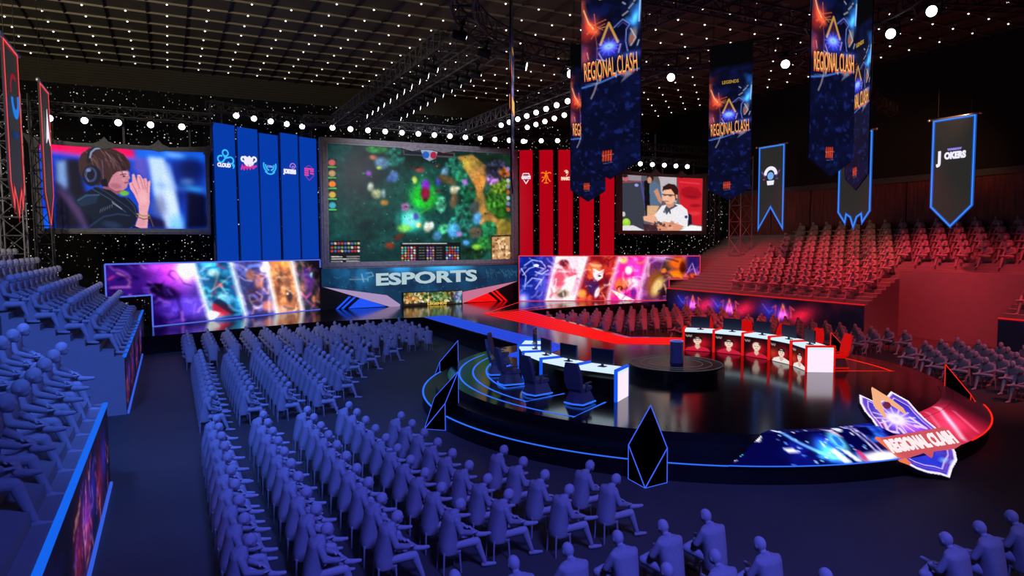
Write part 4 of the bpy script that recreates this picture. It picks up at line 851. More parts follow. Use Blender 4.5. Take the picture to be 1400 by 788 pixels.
for i, (xa, xb, zt) in enumerate([(2.84, 4.23, 13.98), (4.38, 5.76, 13.93), (5.85, 7.21, 13.74), (7.38, 8.71, 13.98), (8.82, 10.2, 13.9)]):
    a_, b_ = wx(xa), wx(xb); t = empty('led_banner', ((a_+b_)/2).to_tuple()[:2]+(4.9,)); tag(t, f'tall blue panel {names[i]} above the left picture wall', 'panel', 'blue team panels')
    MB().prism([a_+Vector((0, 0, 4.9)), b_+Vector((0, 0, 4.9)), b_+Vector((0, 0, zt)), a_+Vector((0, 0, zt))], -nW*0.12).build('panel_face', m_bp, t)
    for q in (a_, b_):
        MB().box(q+Vector((0, 0, (4.9+zt)/2))-nW*.06, (0.04, 0.14, zt-4.9)).build('side_rail', mat('rail_navy', (6, 10, 44), .5), t)
    zl = 11.45-(i > 1)*.1; cpt = (a_+b_)/2+Vector((0, 0, zl))+nW*0.02
    lg = Logo(frame(cpt, Wu, (0, 0, 1)), t); F = frame(cpt+nW*.03, Wu, (0, 0, 1))
    if i == 0:
        lg.draw('emblem', G_CYAN, [circ(0, .62, .2, -60, 300), circ(-.33, .2, .22, 60, 330), circ(.36, .16, .22, -150, 130), [(-.24, .0), (0, .28), (.1, .42)], [(.24, .35), (0, .28), (-.1, .4)]], wd=.1)
        text('CLOUD', .34, F@Matrix.Translation((-.12, -.2, 0)), G_LW, t, 'lettering', .02, .8); text('9', .42, F@Matrix.Translation((.56, -.22, 0)), G_CYAN, t, 'lettering', .015, .8)
    elif i == 1:
        lg.draw('emblem', G_LW, [circ(-.42, .35, .14, 30, 300), circ(.42, .4, .15, -100, 180), circ(0, .3, .36, 190, 350)], [[(-.3, .6), (-.1, .5), (.05, .62), (.2, .5), (.34, .4), (.26, .1), (0, .0), (-.26, .1), (-.36, .35)]], wd=.13)
        lg.draw('script', G_PINK, [[(-.6, -.38), (-.5, -.1), (-.38, -.32), (-.28, -.08), (-.15, -.28), (-.05, -.06), (.08, -.26), (.2, -.04), (.32, -.22), (.6, .0)], [(-.5, -.22), (.55, -.05)]], wd=.1)
    elif i == 2:
        lg.draw('emblem', G_CYAN, [circ(0, .2, .5, 160, 245), circ(0, .2, .5, -65, 20), circ(0, .2, .34, 170, 260), circ(0, .2, .34, -80, 10), circ(0, .1, .5, 220, 320)], [], wd=.1)
        text('LYN', .2, F@Matrix.Translation((0, .12, 0)), glow('logo_steel', (120, 170, 235)), t, 'lettering', .01, 1.2)
    elif i == 3:
        text('JOKERS', .4, F@Matrix.Translation((-.05, -.1, 0)), G_LW, t, 'lettering', .03, .78)
        lg.draw('emblem', glow('logo_mauve', (186, 130, 220)), [circ(.22, .28, .24, -10, 200), circ(.24, .22, .1)], wd=.06)
    else:
        lg.draw('emblem', glow('logo_rose', (236, 70, 160)), [[(-.42, .25), (.42, .25)], [(-.42, .1), (-.05, .1)], [(.08, .1), (.42, .1)], [(-.42, -.06), (-.05, -.06)], [(.08, -.06), (.42, -.1)], [(-.42, -.22), (-.05, -.22)]], wd=.11)
        lg.draw('shield', glow('logo_violet', (130, 60, 190)), [[(-.44, -.2), (0, -.6), (.44, -.2)], [(-.3, .36), (0, .5), (.3, .36)]], wd=.05)
names = ['with white GIANTS lettering over a shield', 'with an orange branching emblem', 'with pale lettering and a small crest', 'half hidden by hanging banners', 'beside the right video screen']
for i, (xa, xb) in enumerate([(26.67, 27.66), (28.15, 29.18), (29.56, 30.65), (31.14, 32.23), (32.67, 33.75)]):
    a_, b_ = vx(xa), vx(xb); t = empty('led_banner', ((a_+b_)/2).to_tuple()[:2]+(4.9,)); tag(t, f'tall red panel {names[i]} above the right picture wall', 'panel', 'red team panels')
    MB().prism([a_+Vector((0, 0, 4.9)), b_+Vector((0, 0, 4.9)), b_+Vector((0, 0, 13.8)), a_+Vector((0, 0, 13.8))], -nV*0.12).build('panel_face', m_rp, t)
    for q in (a_, b_):
        MB().box(q+Vector((0, 0, 9.35))-nV*.06, (0.04, 0.14, 8.9)).build('side_rail', mat('rail_wine', (44, 2, 8), .5), t)
    cpt = (a_+b_)/2+Vector((0, 0, 11.5))+nV*0.02
    lg = Logo(frame(cpt, Vu, (0, 0, 1)), t); F = frame(cpt+nV*.03, Vu, (0, 0, 1))
    if i == 0:
        text('GIANTS', .36, F, G_LW, t, 'lettering', .03, .6)
        lg.draw('emblem', G_LW, [[(-.3, .2), (-.22, .34), (.22, .34), (.3, .2)], [(-.2, -.2), (0, -.5), (.2, -.2)]], wd=.07)
    elif i == 1:
        lg.draw('emblem', G_ORG, [[(-.42, .34), (-.3, .42), (-.12, .36), (0, .2), (0, -.42)], [(.42, .34), (.3, .42), (.12, .36), (0, .2)], [(-.08, .2), (-.16, -.1), (-.36, -.36)], [(.08, .2), (.16, -.1), (.36, -.36)], [(-.36, .02), (-.2, .0)], [(-.18, -.46), (.18, -.46)], [(0, .3), (0, .55)]], wd=.085)
    elif i == 2:
        text('PANIC', .34, F@Matrix.Translation((0, -.12, 0)), G_PALE, t, 'lettering', .03, .72)
        lg.draw('emblem', G_PALE, [circ(.06, .42, .17, -30, 160), [(.2, .3), (.08, .1)]], [[(-.02, .5), (.14, .56), (.2, .36), (.06, .3)]], wd=.05)

# ------------------------------------------------------------------ big hanging banners in a ring above the stage
HC = (17.6, 20.2)
def banner_canvas():
    c = Cv(76, 310, [(387, -288), (690, -288), (690, 968), (387, 968)], (4, 4, 6), 81)
    m = np.clip((c.Y+130)/60, 0, 1); c.mix(m, (9, 11, 34)); lo = np.clip((c.Y-400)/60, 0, 1); c.cloud(60, (14, 22, 74), .45, 4, .8, m=m); c.mix(lo, (9, 12, 40), .5); c.cloud(26, (26, 42, 120), .62, 6, .7, m=np.clip((c.Y-430)/60, 0, 1))
    up = np.clip((c.Y+100)/80, 0, 1)*np.clip((440-c.Y)/60, 0, 1)
    c.cloud(90, (120, 30, 34), .4, 4, .8, m=up*np.clip((470-c.X)/60, 0, 1)); c.cloud(60, (60, 60, 90), .5, 4, .6, m=up*np.clip((470-c.X)/80, 0, 1)); c.cloud(70, (30, 90, 170), .45, 4, .8, m=up*np.clip((c.X-610)/50, 0, 1))
    c.ln([(390, 20), (410, 110), (440, 170), (470, 190)], 16, (230, 90, 50), .9, 8); c.ln([(400, 60), (425, 130), (450, 165)], 7, (255, 180, 130), .9); c.glow(445, 160, 50, 60, (200, 50, 20), .9)
    for p in ([(415, 185), (510, 150)], [(455, 90), (465, 185), (440, 215)], [(430, 130), (500, 180)], [(420, 190), (440, 150), (515, 130)]): c.ln(p, 4, (240, 110, 60), .9)
    c.ln([(690, 40), (678, 120), (650, 170), (620, 150)], 12, (60, 140, 230), .9, 8); c.glow(660, 150, 30, 60, (60, 150, 240), 1); c.ln([(685, 60), (680, 170)], 6, (190, 230, 255), .9)
    for p in ([(600, 125), (625, 110)], [(630, 95), (650, 75)], [(655, 65), (662, 58)], [(600, 60), (612, 70)]): c.ln(p, 8, (170, 170, 180), .8)
    c.ln([(455, 190), (480, 170), (520, 165)], 4, (200, 150, 110), .9); c.ln([(460, 190), (470, 260), (470, 330)], 4, (170, 70, 60), .9); c.ln([(555, 180), (600, 145), (635, 175), (618, 200), (615, 260), (625, 310)], 5, (130, 140, 235), .9); c.ln([(575, 180), (600, 160), (622, 180)], 3, (90, 90, 200), .9)
    # plain hooded triangular emblem with a light burst
    c.poly([(530, 145), (580, 255), (565, 300), (500, 300), (480, 255)], (40, 26, 90)); c.ln([(488, 255), (530, 150), (576, 255)], 12, (206, 150, 60), .95); c.ell(532, 215, 16, 22, (50, 24, 30)); c.glow(530, 285, 60, 50, (60, 60, 230), 1.0); c.glow(530, 270, 34, 20, (120, 220, 240), 1.0)
    for a in range(0, 360, 30): c.ln([(530, 272), (530+60*math.cos(math.radians(a)), 272+45*math.sin(math.radians(a)))], 3.5, (110, 150, 250), .7)
    for p in ([(480, 300), (500, 340)], [(590, 270), (580, 310)], [(470, 330), (520, 345)]): c.ln(p, 7, (190, 160, 230), .8)
    c.ell(650, 240, 18, 44, (130, 130, 140), 15, .85, .6); c.ln([(640, 200), (665, 250), (640, 285)], 6, (220, 200, 200), .8); c.ell(645, 255, 8, 20, (180, 80, 50), 0, .9); c.ln([(680, 265), (672, 290)], 6, (180, 210, 240), .8); c.glow(405, 300, 24, 60, (150, 40, 40), .8); c.ln([(418, 285), (425, 320)], 5, (220, 200, 200), .7)
    c.glow(640, 330, 60, 20, (60, 90, 180), .8)
    c.ln([(392, 468), (480, 455), (580, 425), (680, 410)], 9, (70, 120, 220), .9); c.ln([(450, 415), (475, 440), (455, 500), (440, 530)], 9, (170, 160, 165), .7); c.poly([(475, 410), (500, 420), (485, 455)], (190, 180, 170), .8); c.poly([(555, 425), (575, 400), (570, 440)], (190, 190, 200), .8); c.ell(625, 425, 30, 12, (130, 130, 160), -10, .8, .8); c.poly([(590, 470), (620, 420), (650, 430)], (140, 140, 165), .6); c.ln([(410, 455), (480, 450)], 3, (150, 150, 170), .7)
    # small red block mark near the tip
    for k in range(4):
        x = 505+k*13; c.ln([(x, 845), (x-2, 868)], 8, (226, 70, 36)); c.ln([(x, 820-k), (x-2, 838-k)], 8, (214, 60, 30))
    c.ln([(500, 842), (556, 836)], 4, (250, 120, 80), .8); c.ln([(505, 884), (550, 878)], 3, (120, 130, 160), .8)
    return c
BC = banner_canvas()
G_BAN = screen_mat('banner_print_glow', 1.0, False); G_BTXT = glow('banner_text', (236, 96, 44)); G_BTXT2 = glow('banner_text_top', (236, 190, 110)); G_GOLD = glow('banner_gold', (190, 150, 50), .8)  # banner print and lettering glow themselves; light on cloth put into emission
what = {-90: 'second from the right, nearest the camera', -150: 'largest looking, in front of the red panels', -30: 'narrow and turned, rightmost of the ring', 30: 'facing the camera, above the left end of the red stand', 90: 'half hidden behind the largest looking one', 150: 'seen edge-on beside the big game screen'}
bproto = None
for th in (-90, -150, -30, 30, 90, 150):
    t_ = math.radians(th); cx_ = HC[0]+6.5*math.cos(t_); cy_ = HC[1]+6.5*math.sin(t_)
    face = t_ if th in (-90, -150, -30) else t_+PI
    if bproto is None:
        t = empty('hanging_banner', (0, 0, 7.9)); tag(t, 'x', 'banner')
        Wb = 1.94; zt, zs = 15.0, 8.42
        MB().prism([(-.02, -Wb/2, zt), (-.02, -Wb/2, zs), (-.02, 0, 7.9), (-.02, Wb/2, zs), (-.02, Wb/2, zt)], (.04, 0, 0)).build('cloth', mat('banner_cloth', (10, 12, 34), .8), t)
        for s_ in (1, -1):
            BC.mesh('printed_front' if s_ == 1 else 'printed_back', lambda u, v, s_=s_: Vector((s_*.025, s_*(u-.5)*Wb, 15-7.1*v)), G_BAN, t, lambda u, v: 15-7.1*v > 7.9+abs(u-.5)*2*(zs-7.9))
            Mx = frame((s_*.04, 0, 11.18), (0, s_, 0.055), (0, -s_*0.05, 1))
            text('REGIONAL CLASH', .78, Mx, G_BTXT, t, 'lettering', .006, .275, ext=.003); text('REGIONAL CLASH', .78, Mx@Matrix.Translation((.006, .03, .006)), G_BTXT2, t.children[-1], 'letter_highlight', -.012, .275, ext=.003)
            text('LEGENDS', .2, frame((s_*.04, 0, 13.3), (0, s_, 0), (0, 0, 1)), G_GOLD, t, 'lettering', .005, .9, ext=.004)
        MB().tube((0, -Wb/2-.05, 15.02), (0, Wb/2+.05, 15.02), .04).build('hanging_rod', M_STEEL, t)
        m = MB()
        for y_ in (-.8, .8): m.tube((0, y_, 15.02), (0, y_, ZC-.1), .012, n=5)
        m.build('hanging_cable', M_MATT, t)
        bproto = t; b = t
    else: b = copy_tree(bproto)
    b.location = (cx_, cy_, 7.9); b.rotation_euler = (0, 0, face)
    b['label'] = 'navy printed hanging banner, '+what[th]; b['group'] = 'hanging banners above the stage'

# ------------------------------------------------------------------ side banners on rods
def side_banner(x, y0, y1, ztop, outline, g, side, label, logo):
    # outline in (s,z): s 0..1 along the banner as seen from the stage
    yl, yr = (y1, y0) if side > 0 else (y0, y1)     # side>0: right wall, seen from -X
    P = lambda s, z, d=0: Vector((x-side*d, yl+(yr-yl)*s, z))
    t = empty('team_banner', (x, (y0+y1)/2, 6.8)); tag(t, label, 'banner', 'banners hung over the stands')
    MB().prism([P(s, z) for s, z in outline], (side*0.05, 0, 0)).build('cloth', glow('banner_charcoal_glow', (40, 40, 39), 1.0), t)  # cloth is no lamp; glow put in to keep it neutral under red
    MB().strip([P(s*.94+.03, z, .02) for s, z in outline], .17, up=(-side, 0, 0), closed=True).build('border', g, t); bd_ = t.children[-1]
    L = [P(s*.94+.03, z, .035) for s, z in outline]
    MB().strip(L, .05, up=(-side, 0, 0), closed=True).build('border_piping', glow('piping_'+g.name, (70, 150, 250) if side > 0 else (240, 90, 90)), bd_)
    MB().tube((x, y0-.2, ztop+.08), (x, y1+.2, ztop+.08), .055).ball((x, y0-.22, ztop+.08), .09).ball((x, y1+.22, ztop+.08), .09).build('rod', M_ROD, t, smooth=True)
    m = MB()
    for y_ in (y0+.3, y1-.3): m.tube((x, y_, ztop+.1), (x, y_, ZC-.05), .012, n=4)
    m.build('suspension_cable', M_MATT, t)
    F = frame(P(.5, 10.9, .05), P(1, 0)-P(0, 0), (0, 0, 1)); logo(t, F)
def lg_jokers(t, F):
    text('OKERS', .5, F@Matrix.Translation((.14, -.1, 0)), G_LW, t, 'lettering', .035, .76, ext=.01); text('J', .9, F@Matrix.Translation((-.72, -.16, 0)), G_LW, t, 'lettering', .05, .8, ext=.01)
    text('WARSAW', .17, F@Matrix.Translation((.1, .26, 0)), glow('logo_lilac', (150, 130, 230)), t, 'lettering', .01, 1.0, ext=.01)
def lg_badge(t, F):
    l = Logo(F, t); l.draw('emblem', G_LW, [circ(0, 0, .5, 0, 180)], [[(-.34, -.42), (.34, -.42), (.28, -.74), (-.28, -.74)]], wd=.26)
    l.draw('gem', glow('logo_ice', (120, 170, 240)), [], [circ(0, -.08, .28)[:-1]]); l.draw('wings', glow('logo_plum', (110, 60, 130)), [[(-.5, -.1), (-.85, .3)], [(.5, -.1), (.85, .3)], [(-.5, -.3), (-.7, -.3)], [(.5, -.3), (.7, -.3)]], wd=.12)
def lg_arc(t, F):
    l = Logo(F, t); l.draw('emblem', G_CYAN, [circ(0, 0, .5, -60, 60), [(.5, .5), (.5, -.4)]], wd=.16)
def lg_blueswirl(t, F):
    l = Logo(F, t); l.draw('emblem', glow('logo_sky', (20, 120, 220)), [circ(0, 0, .5, 180, 380)], wd=.3); l.draw('swoosh', glow('logo_crimson', (150, 14, 34)), [circ(-.1, .2, .55, 60, 190)], wd=.14); text('CREW', .26, F@Matrix.Translation((0, -1.2, 0)), glow('logo_navy', (20, 50, 110)), t, 'lettering', .01)
def lg_white(t, F):
    l = Logo(F, t); l.draw('emblem', G_LW, [], [[(-.5, -.6), (0, .9), (.5, -.6), (.1, -.35), (-.1, -.35)]])
G_BB = glow('banner_border_blue', (18, 84, 190)); G_RB = glow('banner_border_red', (150, 18, 26))
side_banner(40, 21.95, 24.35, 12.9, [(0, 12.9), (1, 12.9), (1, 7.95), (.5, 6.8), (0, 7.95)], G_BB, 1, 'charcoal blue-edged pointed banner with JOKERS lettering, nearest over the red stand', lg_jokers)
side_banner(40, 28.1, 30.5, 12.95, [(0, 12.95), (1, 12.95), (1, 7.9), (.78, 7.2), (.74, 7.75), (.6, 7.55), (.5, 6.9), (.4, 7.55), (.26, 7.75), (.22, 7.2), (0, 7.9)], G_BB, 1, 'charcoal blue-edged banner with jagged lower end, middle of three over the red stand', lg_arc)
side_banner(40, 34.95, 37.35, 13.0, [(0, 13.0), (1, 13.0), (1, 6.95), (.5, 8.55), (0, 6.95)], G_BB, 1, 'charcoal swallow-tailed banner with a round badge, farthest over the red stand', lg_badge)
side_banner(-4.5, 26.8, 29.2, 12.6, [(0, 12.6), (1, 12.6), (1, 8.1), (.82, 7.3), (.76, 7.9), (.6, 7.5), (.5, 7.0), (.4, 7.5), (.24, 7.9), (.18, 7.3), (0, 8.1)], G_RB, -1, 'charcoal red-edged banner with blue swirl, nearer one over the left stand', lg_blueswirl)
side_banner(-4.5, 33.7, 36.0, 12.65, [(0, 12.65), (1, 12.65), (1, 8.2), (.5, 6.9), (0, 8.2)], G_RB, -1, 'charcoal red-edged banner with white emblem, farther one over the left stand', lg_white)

# ------------------------------------------------------------------ LED ramp and tilted shield on the drum front
t = empty('led_ramp', (DC[0], DC[1]-9.5, 0.45)); tag(t, 'curved sloping picture ramp on the stage steps, half blue and half red', 'screen')
c = Cv(230, 30, [(0, 0), (230, 0), (230, 30), (0, 30)], (10, 14, 60), 91)
X0_ = c.X.copy(); c.X = np.where(X0_ < 80, X0_/.56, X0_+62.9); c.px = 1.8
bl = np.clip((165-c.X)/15, 0, 1); c.mix(bl, (12, 14, 66)); c.cloud(30, (34, 40, 180), .45, 4, .8, m=bl*np.clip((c.X-30)/40, 0, 1)); c.cloud(14, (60, 130, 240), .55, 5, .8, m=bl*np.clip((c.X-55)/20, 0, 1)); c.ell(72, 9, 9, 8, (16, 14, 60), 0, .8, .8); c.scatter(70, (45, 1, 135, 29), .4, 1.1, [(150, 200, 255), (90, 140, 255), (220, 220, 255)], .8)
c.ln([(50, 2), (66, 14), (80, 22), (96, 28)], 2.5, (110, 170, 250), .9); c.glow(86, 20, 10, 8, (60, 190, 240), 1); c.ell(10, 20, 3.5, 3.5, (80, 190, 240)); c.ell(6, 26, 1.2, 1, (190, 190, 210)); c.poly([(26, 12), (34, 5), (35, 9), (31, 13)], (236, 234, 246)); c.poly([(50, 17), (58, 18), (62, 21), (51, 21)], (230, 226, 244)); c.poly([(48, 0), (52, 1), (56, 7), (52, 5)], (220, 220, 255))
c.ell(102, 14, 6, 8, (110, 210, 230), 0, .85, .8); c.ell(102, 14, 3, 4, (30, 90, 190), 0, .8); c.poly([(88, 20), (94, 19), (100, 29), (93, 29)], (220, 250, 240)); c.poly([(98, 19), (104, 21), (109, 29), (104, 29)], (210, 240, 255)); c.poly([(95, 2), (106, 6), (110, 12), (104, 9)], (210, 170, 200)); c.ell(112, 5, 4, 3, (190, 200, 250)); c.ln([(122, 1), (128, 12), (130, 24)], 1.6, (210, 200, 250)); c.ln([(127, 1), (133, 12), (135, 24)], 1.4, (190, 170, 250)); c.ell(130, 27, 20, 3.5, (250, 240, 255), 0, .9, .8); c.ell(113, 25, 3, 4, (190, 60, 110), 0, .9, .5)
c.X = X0_; c.px = 1.0; c.punch(1.3, 60)
rd = np.clip((c.X-112)/12, 0, 1); c.mix(rd, (190, 26, 60)); c.cloud(24, (240, 70, 110), .5, 4, .8, m=rd*np.clip((205-c.X)/20, 0, 1)); c.mix(rd*np.clip((c.X-158)/30, 0, 1), (54, 12, 24)); c.ln([(158, 3), (146, 14), (134, 27)], 3.0, (255, 205, 224), .95, 3); c.ln([(164, 12), (154, 27)], 2.0, (255, 110, 150), .9, 3); c.glow(146, 15, 14, 12, (110, 50, 70), .9); c.ln([(140, 3), (126, 20)], 1.6, (255, 140, 170), .8, 2)
A0, A1 = -124, -50
def ramp(u, v):
    a = math.radians(A0+(A1-A0)*u); r = 8.72+1.33*v; z = 1.02-0.54*max(0, (r-9.0))/1.05
    return Vector((DC[0]+r*math.cos(a), DC[1]+r*math.sin(a), z))
c.mesh('display', ramp, G_SCR, t, lambda u, v: u > 0.115*(1-v))
n = 60; m = MB(); vs = []
for i in range(n+1):
    p = ramp(0.115+(1-0.115)*i/n, 0)-Vector((0, 0, .015)); q = ramp(i/n, 1)-Vector((0, 0, .015)); q2 = q.copy(); q2.z = .455; vs += [p, q, q2]
m.add(vs, [f for i in range(n) for f in ((3*i, 3*i+1, 3*i+4, 3*i+3), (3*i+1, 3*i+2, 3*i+5, 3*i+4))]).build('ramp_base', M_MATT, t)

MB().strip(arc(DC, 10.07, -124, -98, .50, 30), .06).build('edge_light', G_BLINE, t)['label'] = 'blue edge light'
MB().strip(arc(DC, 10.07, -80, -50, .50, 30), .05).build('edge_light', G_RLINE, t)['label'] = 'red edge light'
O = Vector((17.3, 9.75, .12)); up = Vector((.9, 2.6, 1.6)).normalized(); rt = Vector((1.9, -.8, -.2)); rt = (rt-up*rt.dot(up)).normalized()
FB = frame(O, rt, up); nb = (FB.to_3x3()@Vector((0, 0, 1)))
t = empty('shield_sign', O); tag(t, 'large glowing shield sign reading REGIONAL CLASH leaning on the stage edge', 'sign')
sh = [(-.8, 2.93), (-.98, 2.61), (-1.05, 2.25), (-1.02, 1.95), (-1.06, 1.61), (-1.16, 1.15), (-1.22, .8), (-1.05, .44), (-.85, .2), (-.62, .07), (-.3, 0), (-.12, -.1), (.18, .2), (.5, .45), (.68, .75), (.76, 1.2), (.74, 1.55), (.63, 1.94), (.59, 2.35), (.6, 2.66), (.3, 3.07), (-.02, 2.82), (-.46, 2.6)]
MB().prism([FB@Vector((x, y, -.14)) for x, y in sh], nb*.12).build('shield_board', mat('sign_edge', (40, 20, 60), .5), t)
c = Cv(120, 170, [(-1.4, 3.2), (1.0, 3.2), (1.0, -.15), (-1.4, -.15)], (60, 46, 190), 95)
c.cloud(1.2, (40, 30, 130), .5, 4, .7); c.cloud(.5, (90, 90, 240), .55, 4, .6); c.mix(np.clip((-.6-c.X)/.3, 0, 1)*np.clip((2.2-c.Y)/.8, 0, 1)*np.clip((c.Y-.8)/.3, 0, 1), (196, 30, 110), .85); c.glow(.1, 1.55, .7, .25, (120, 20, 60), .8)
c.cloud(.4, (40, 60, 230), .4, 4, .8, m=np.clip((.8-c.Y)/.2, 0, 1)); c.ell(.2, .45, .2, .1, (120, 190, 255), 0, .8, .9)
sc_ = lambda pts, k: [(-.2+(x+.2)*k, 1.5+(y-1.5)*k) for x, y in pts]
c.ln(sh+sh[:1], .17, (214, 190, 255)); c.ln(sc_(sh, .97)+sc_(sh, .97)[:1], .06, (255, 245, 255)); c.ln(sc_(sh, .88)+sc_(sh, .88)[:1], .05, (120, 70, 200)); c.ln(sc_(sh, .82)+sc_(sh, .82)[:1], .035, (220, 190, 255))
hood = [(-.29, 3.12), (-.6, 2.5), (-.62, 1.9), (-.25, 2.1), (.16, 2.2), (.02, 2.6)]
c.glow(-.28, 1.95, .55, .45, (190, 150, 230), 1); c.glow(-.28, 1.95, .25, .22, (160, 230, 230), 1)
for a in range(0, 360, 24): c.ln([(-.28, 1.95), (-.28+.62*math.cos(math.radians(a+5)), 1.95+.5*math.sin(math.radians(a+5)))], .045, (240, 220, 255), .85)
for p in ([(-.7, 1.9), (-.8, 1.5), (-.55, 1.45)], [(.2, 2.0), (.4, 1.6), (.15, 1.7)], [(-.4, 1.6), (-.35, 1.25)]): c.ln(p, .09, (250, 225, 255), .9)
c.grain(.15)
inside = lambda u, v: (lambda x, y: (lambda r: r)(sum(((y1 > y) != (y2 > y)) and (x < (x2-x1)*(y-y1)/(y2-y1)+x1) for (x1, y1), (x2, y2) in zip(sh, sh[1:]+sh[:1])) % 2 == 1))(-1.4+2.4*u, 3.2-3.35*v)
c.mesh('display', lambda u, v: FB@Vector((-1.4+2.4*u, 3.2-3.35*v, 0)), G_SCR, t, inside)
MB().prism([FB@Vector((x, y, .02)) for x, y in [(-.29, 3.16), (-.66, 2.45), (-.62, 1.95), (-.5, 2.25), (-.36, 2.62), (-.2, 2.66), (0, 2.3), (.1, 2.1), (.14, 2.3), (-.04, 2.75)]], nb*.06).build('hood_emblem', glow('hood_gold', (244, 176, 130)), t)
MB().ball(FB@Vector((-.28, 2.42, .06)), .1).build('hood_shadow', glow('hood_wine', (120, 40, 70), .8), t, smooth=True)
MB().prism([FB@Vector((x, y, .05)) for x, y in [(-1.35, 1.15), (.83, 1.52), (.92, .92), (.66, .8), (-.04, .72), (-.24, .5), (-.34, .68), (-1.2, .42)]], nb*.07).build('title_band', glow('band_coral', (206, 84, 92)), t)
text('REGIONAL CLASH', .56, frame(FB@Vector((-.22, .98, .13)), rt+up*.15, up), glow('band_letters', (255, 238, 240)), t, 'lettering', .03, .48, ext=.01)
MB().prism([FB@Vector((x, y, .03)) for x, y in [(-1.42, 1.2), (-1.2, .42), (-1.0, .3), (-1.25, 1.15)]], nb*.09).build('band_fold', glow('band_orange', (240, 120, 80)), t)

# ------------------------------------------------------------------ tiered stands
def stand(name, x0, s, y0, y1, n, label, zlow=None, xback=None, ang=0):
    t = empty('tiered_stand', (x0, y0, 0)); tag(t, label, 'grandstand', 'tiered stands')
    prof = [(x0, 0), (x0, 2.08)]; x = x0+s*.31; z = 2.08
    for k in range(n):
        prof += [(x, z), (x, z+.212)]; z += .212; x += s*.42
    xe = XR-.02 if s > 0 else xback
    prof += [(xe, z), (xe, 0)]
    MB().prism([(a_, y0, b_) for a_, b_ in prof], (0, y1-y0, 0)).build('tiers', M_TIER, t)
    return t, x, z
NT = 21
def pic_front(t, x0, s, y0, y1, cols, seed, z0=.12, z1=1.98, bursts=()):
    w_ = int((y1-y0)*10); c = Cv(w_, 24, [(0, 0), (y1-y0, 0), (y1-y0, 2), (0, 2)], (10, 8, 22), seed)
    c.cloud(2.5, cols[0], .5, 4, .7); c.cloud(1.2, cols[1], .6, 4, .6)
    for b_ in bursts:
        if s > 0:
            c.glow(b_-1.2, 1.0, 1.3, .9, (30, 30, 150), .9); c.glow(b_+1.4, 1.1, 1.3, .7, (220, 20, 40), 1, -20); c.glow(b_, 1.1, .6, .7, (160, 30, 130), .9)
            c.ln([(b_-.4, 1.7), (b_, .4), (b_+.4, 1.7)], .12, (250, 110, 90)); c.ln([(b_-.9, .7), (b_-.6, .5), (b_-.7, 1.3)], .09, (200, 60, 110)); c.ln([(b_+.9, .7), (b_+.6, .5), (b_+.7, 1.3)], .09, (230, 70, 100)); c.glow(b_, 1.2, .4, .3, (150, 80, 250), 1)
            c.ln([(b_-1.8, .5), (b_-1.2, 1.1), (b_-.9, .9)], .1, (90, 90, 220), .8)
        else:
            c.glow(b_-.5, 1.2, .8, .9, (110, 16, 40), .8); c.glow(b_+.6, .9, .7, .7, (30, 26, 150), .8); c.strokes(30, (b_-1.3, .2, b_+1.5, 1.8), [(200, 70, 80), (120, 90, 250), (60, 20, 110), (240, 170, 160), (20, 14, 50)], .2, .8, .07, .7)
    c.grain(.2)
    c.mesh('front_picture', (lambda u, v: Vector((x0-s*.03, y1+(y0-y1)*u, z1-(z1-z0)*v))) if s > 0 else (lambda u, v: Vector((x0-s*.03, y0+(y1-y0)*u, z1-(z1-z0)*v))), G_SCR2, t)
    g = G_RLINE if s > 0 else G_BEDGE
    MB().box((x0+s*.0, (y0+y1)/2, 2.07), (.1, y1-y0, .06)).build('edge_light', glow('tier_edge_red', (214, 22, 28)) if s > 0 else glow('tier_edge_blue', (16, 100, 236)), t)
    MB().box((x0-s*.05, (y0+y1)/2, .05), (.06, y1-y0, .06)).build('edge_light', glow('base_edge_blue', (50, 90, 220)) if s < 0 else glow('base_edge_red', (120, 12, 22)), t)
t, _, _ = stand('a', 37.7, 1, 26.7, 47.0, NT, 'large red-lit grey tiered stand along the right wall')
pic_front(t, 37.7, 1, 26.7, 47.0, [(60, 10, 30), (20, 14, 60)], 101, bursts=(5.2, 9.2, 14.2))
zr = 2.08+.212*8
MB().prism([(a_, 13.0, b_) for a_, b_ in [(41.0, 0), (41.0, zr+.35), (41.25, zr+.35)]+[q for k in range(8, NT) for q in ((38.01+.42*k, 2.08+.212*k), (38.01+.42*k, 2.08+.212*(k+1)))]+[(XR-.02, 2.08+.212*NT), (XR-.02, 0)]], (0, 13.7, 0)).build('upper_tiers', M_TIER, t)
t, _, _ = stand('b', 37.0, 1, 5.0, 18.9, 9, 'short lower tiered stand at the right edge of the picture')
pic_front(t, 37.0, 1, 5.0, 18.9, [(20, 10, 40), (16, 12, 50)], 103)
XLB = -14.0
def lstand(y0, y1, label, seed, bursts):
    t, _, _ = stand('l', -1.55, -1, y0, y1, NT+4, label, xback=XLB)
    pic_front(t, -1.55, -1, y0, y1, [(40, 12, 60), (16, 16, 80)], seed, bursts=bursts); return t
lstand(27.2, 46.2, 'far left blue-lit grey tiered stand below the left video screen', 105, (1.3, 4.5, 8.5, 13))
lstand(4.0, 19.3, 'near left blue-lit grey tiered stand at the left edge of the picture', 107, (9.5, 10.8, 13.3))
struct('wall_recess', MB().prism([(-5.0, 20.1, 0), (-5.0, 27.2, 0), (-5.0, 27.2, 3.7), (-5.0, 20.1, 3.7)], (-.3, 0, 0)), M_TIER)

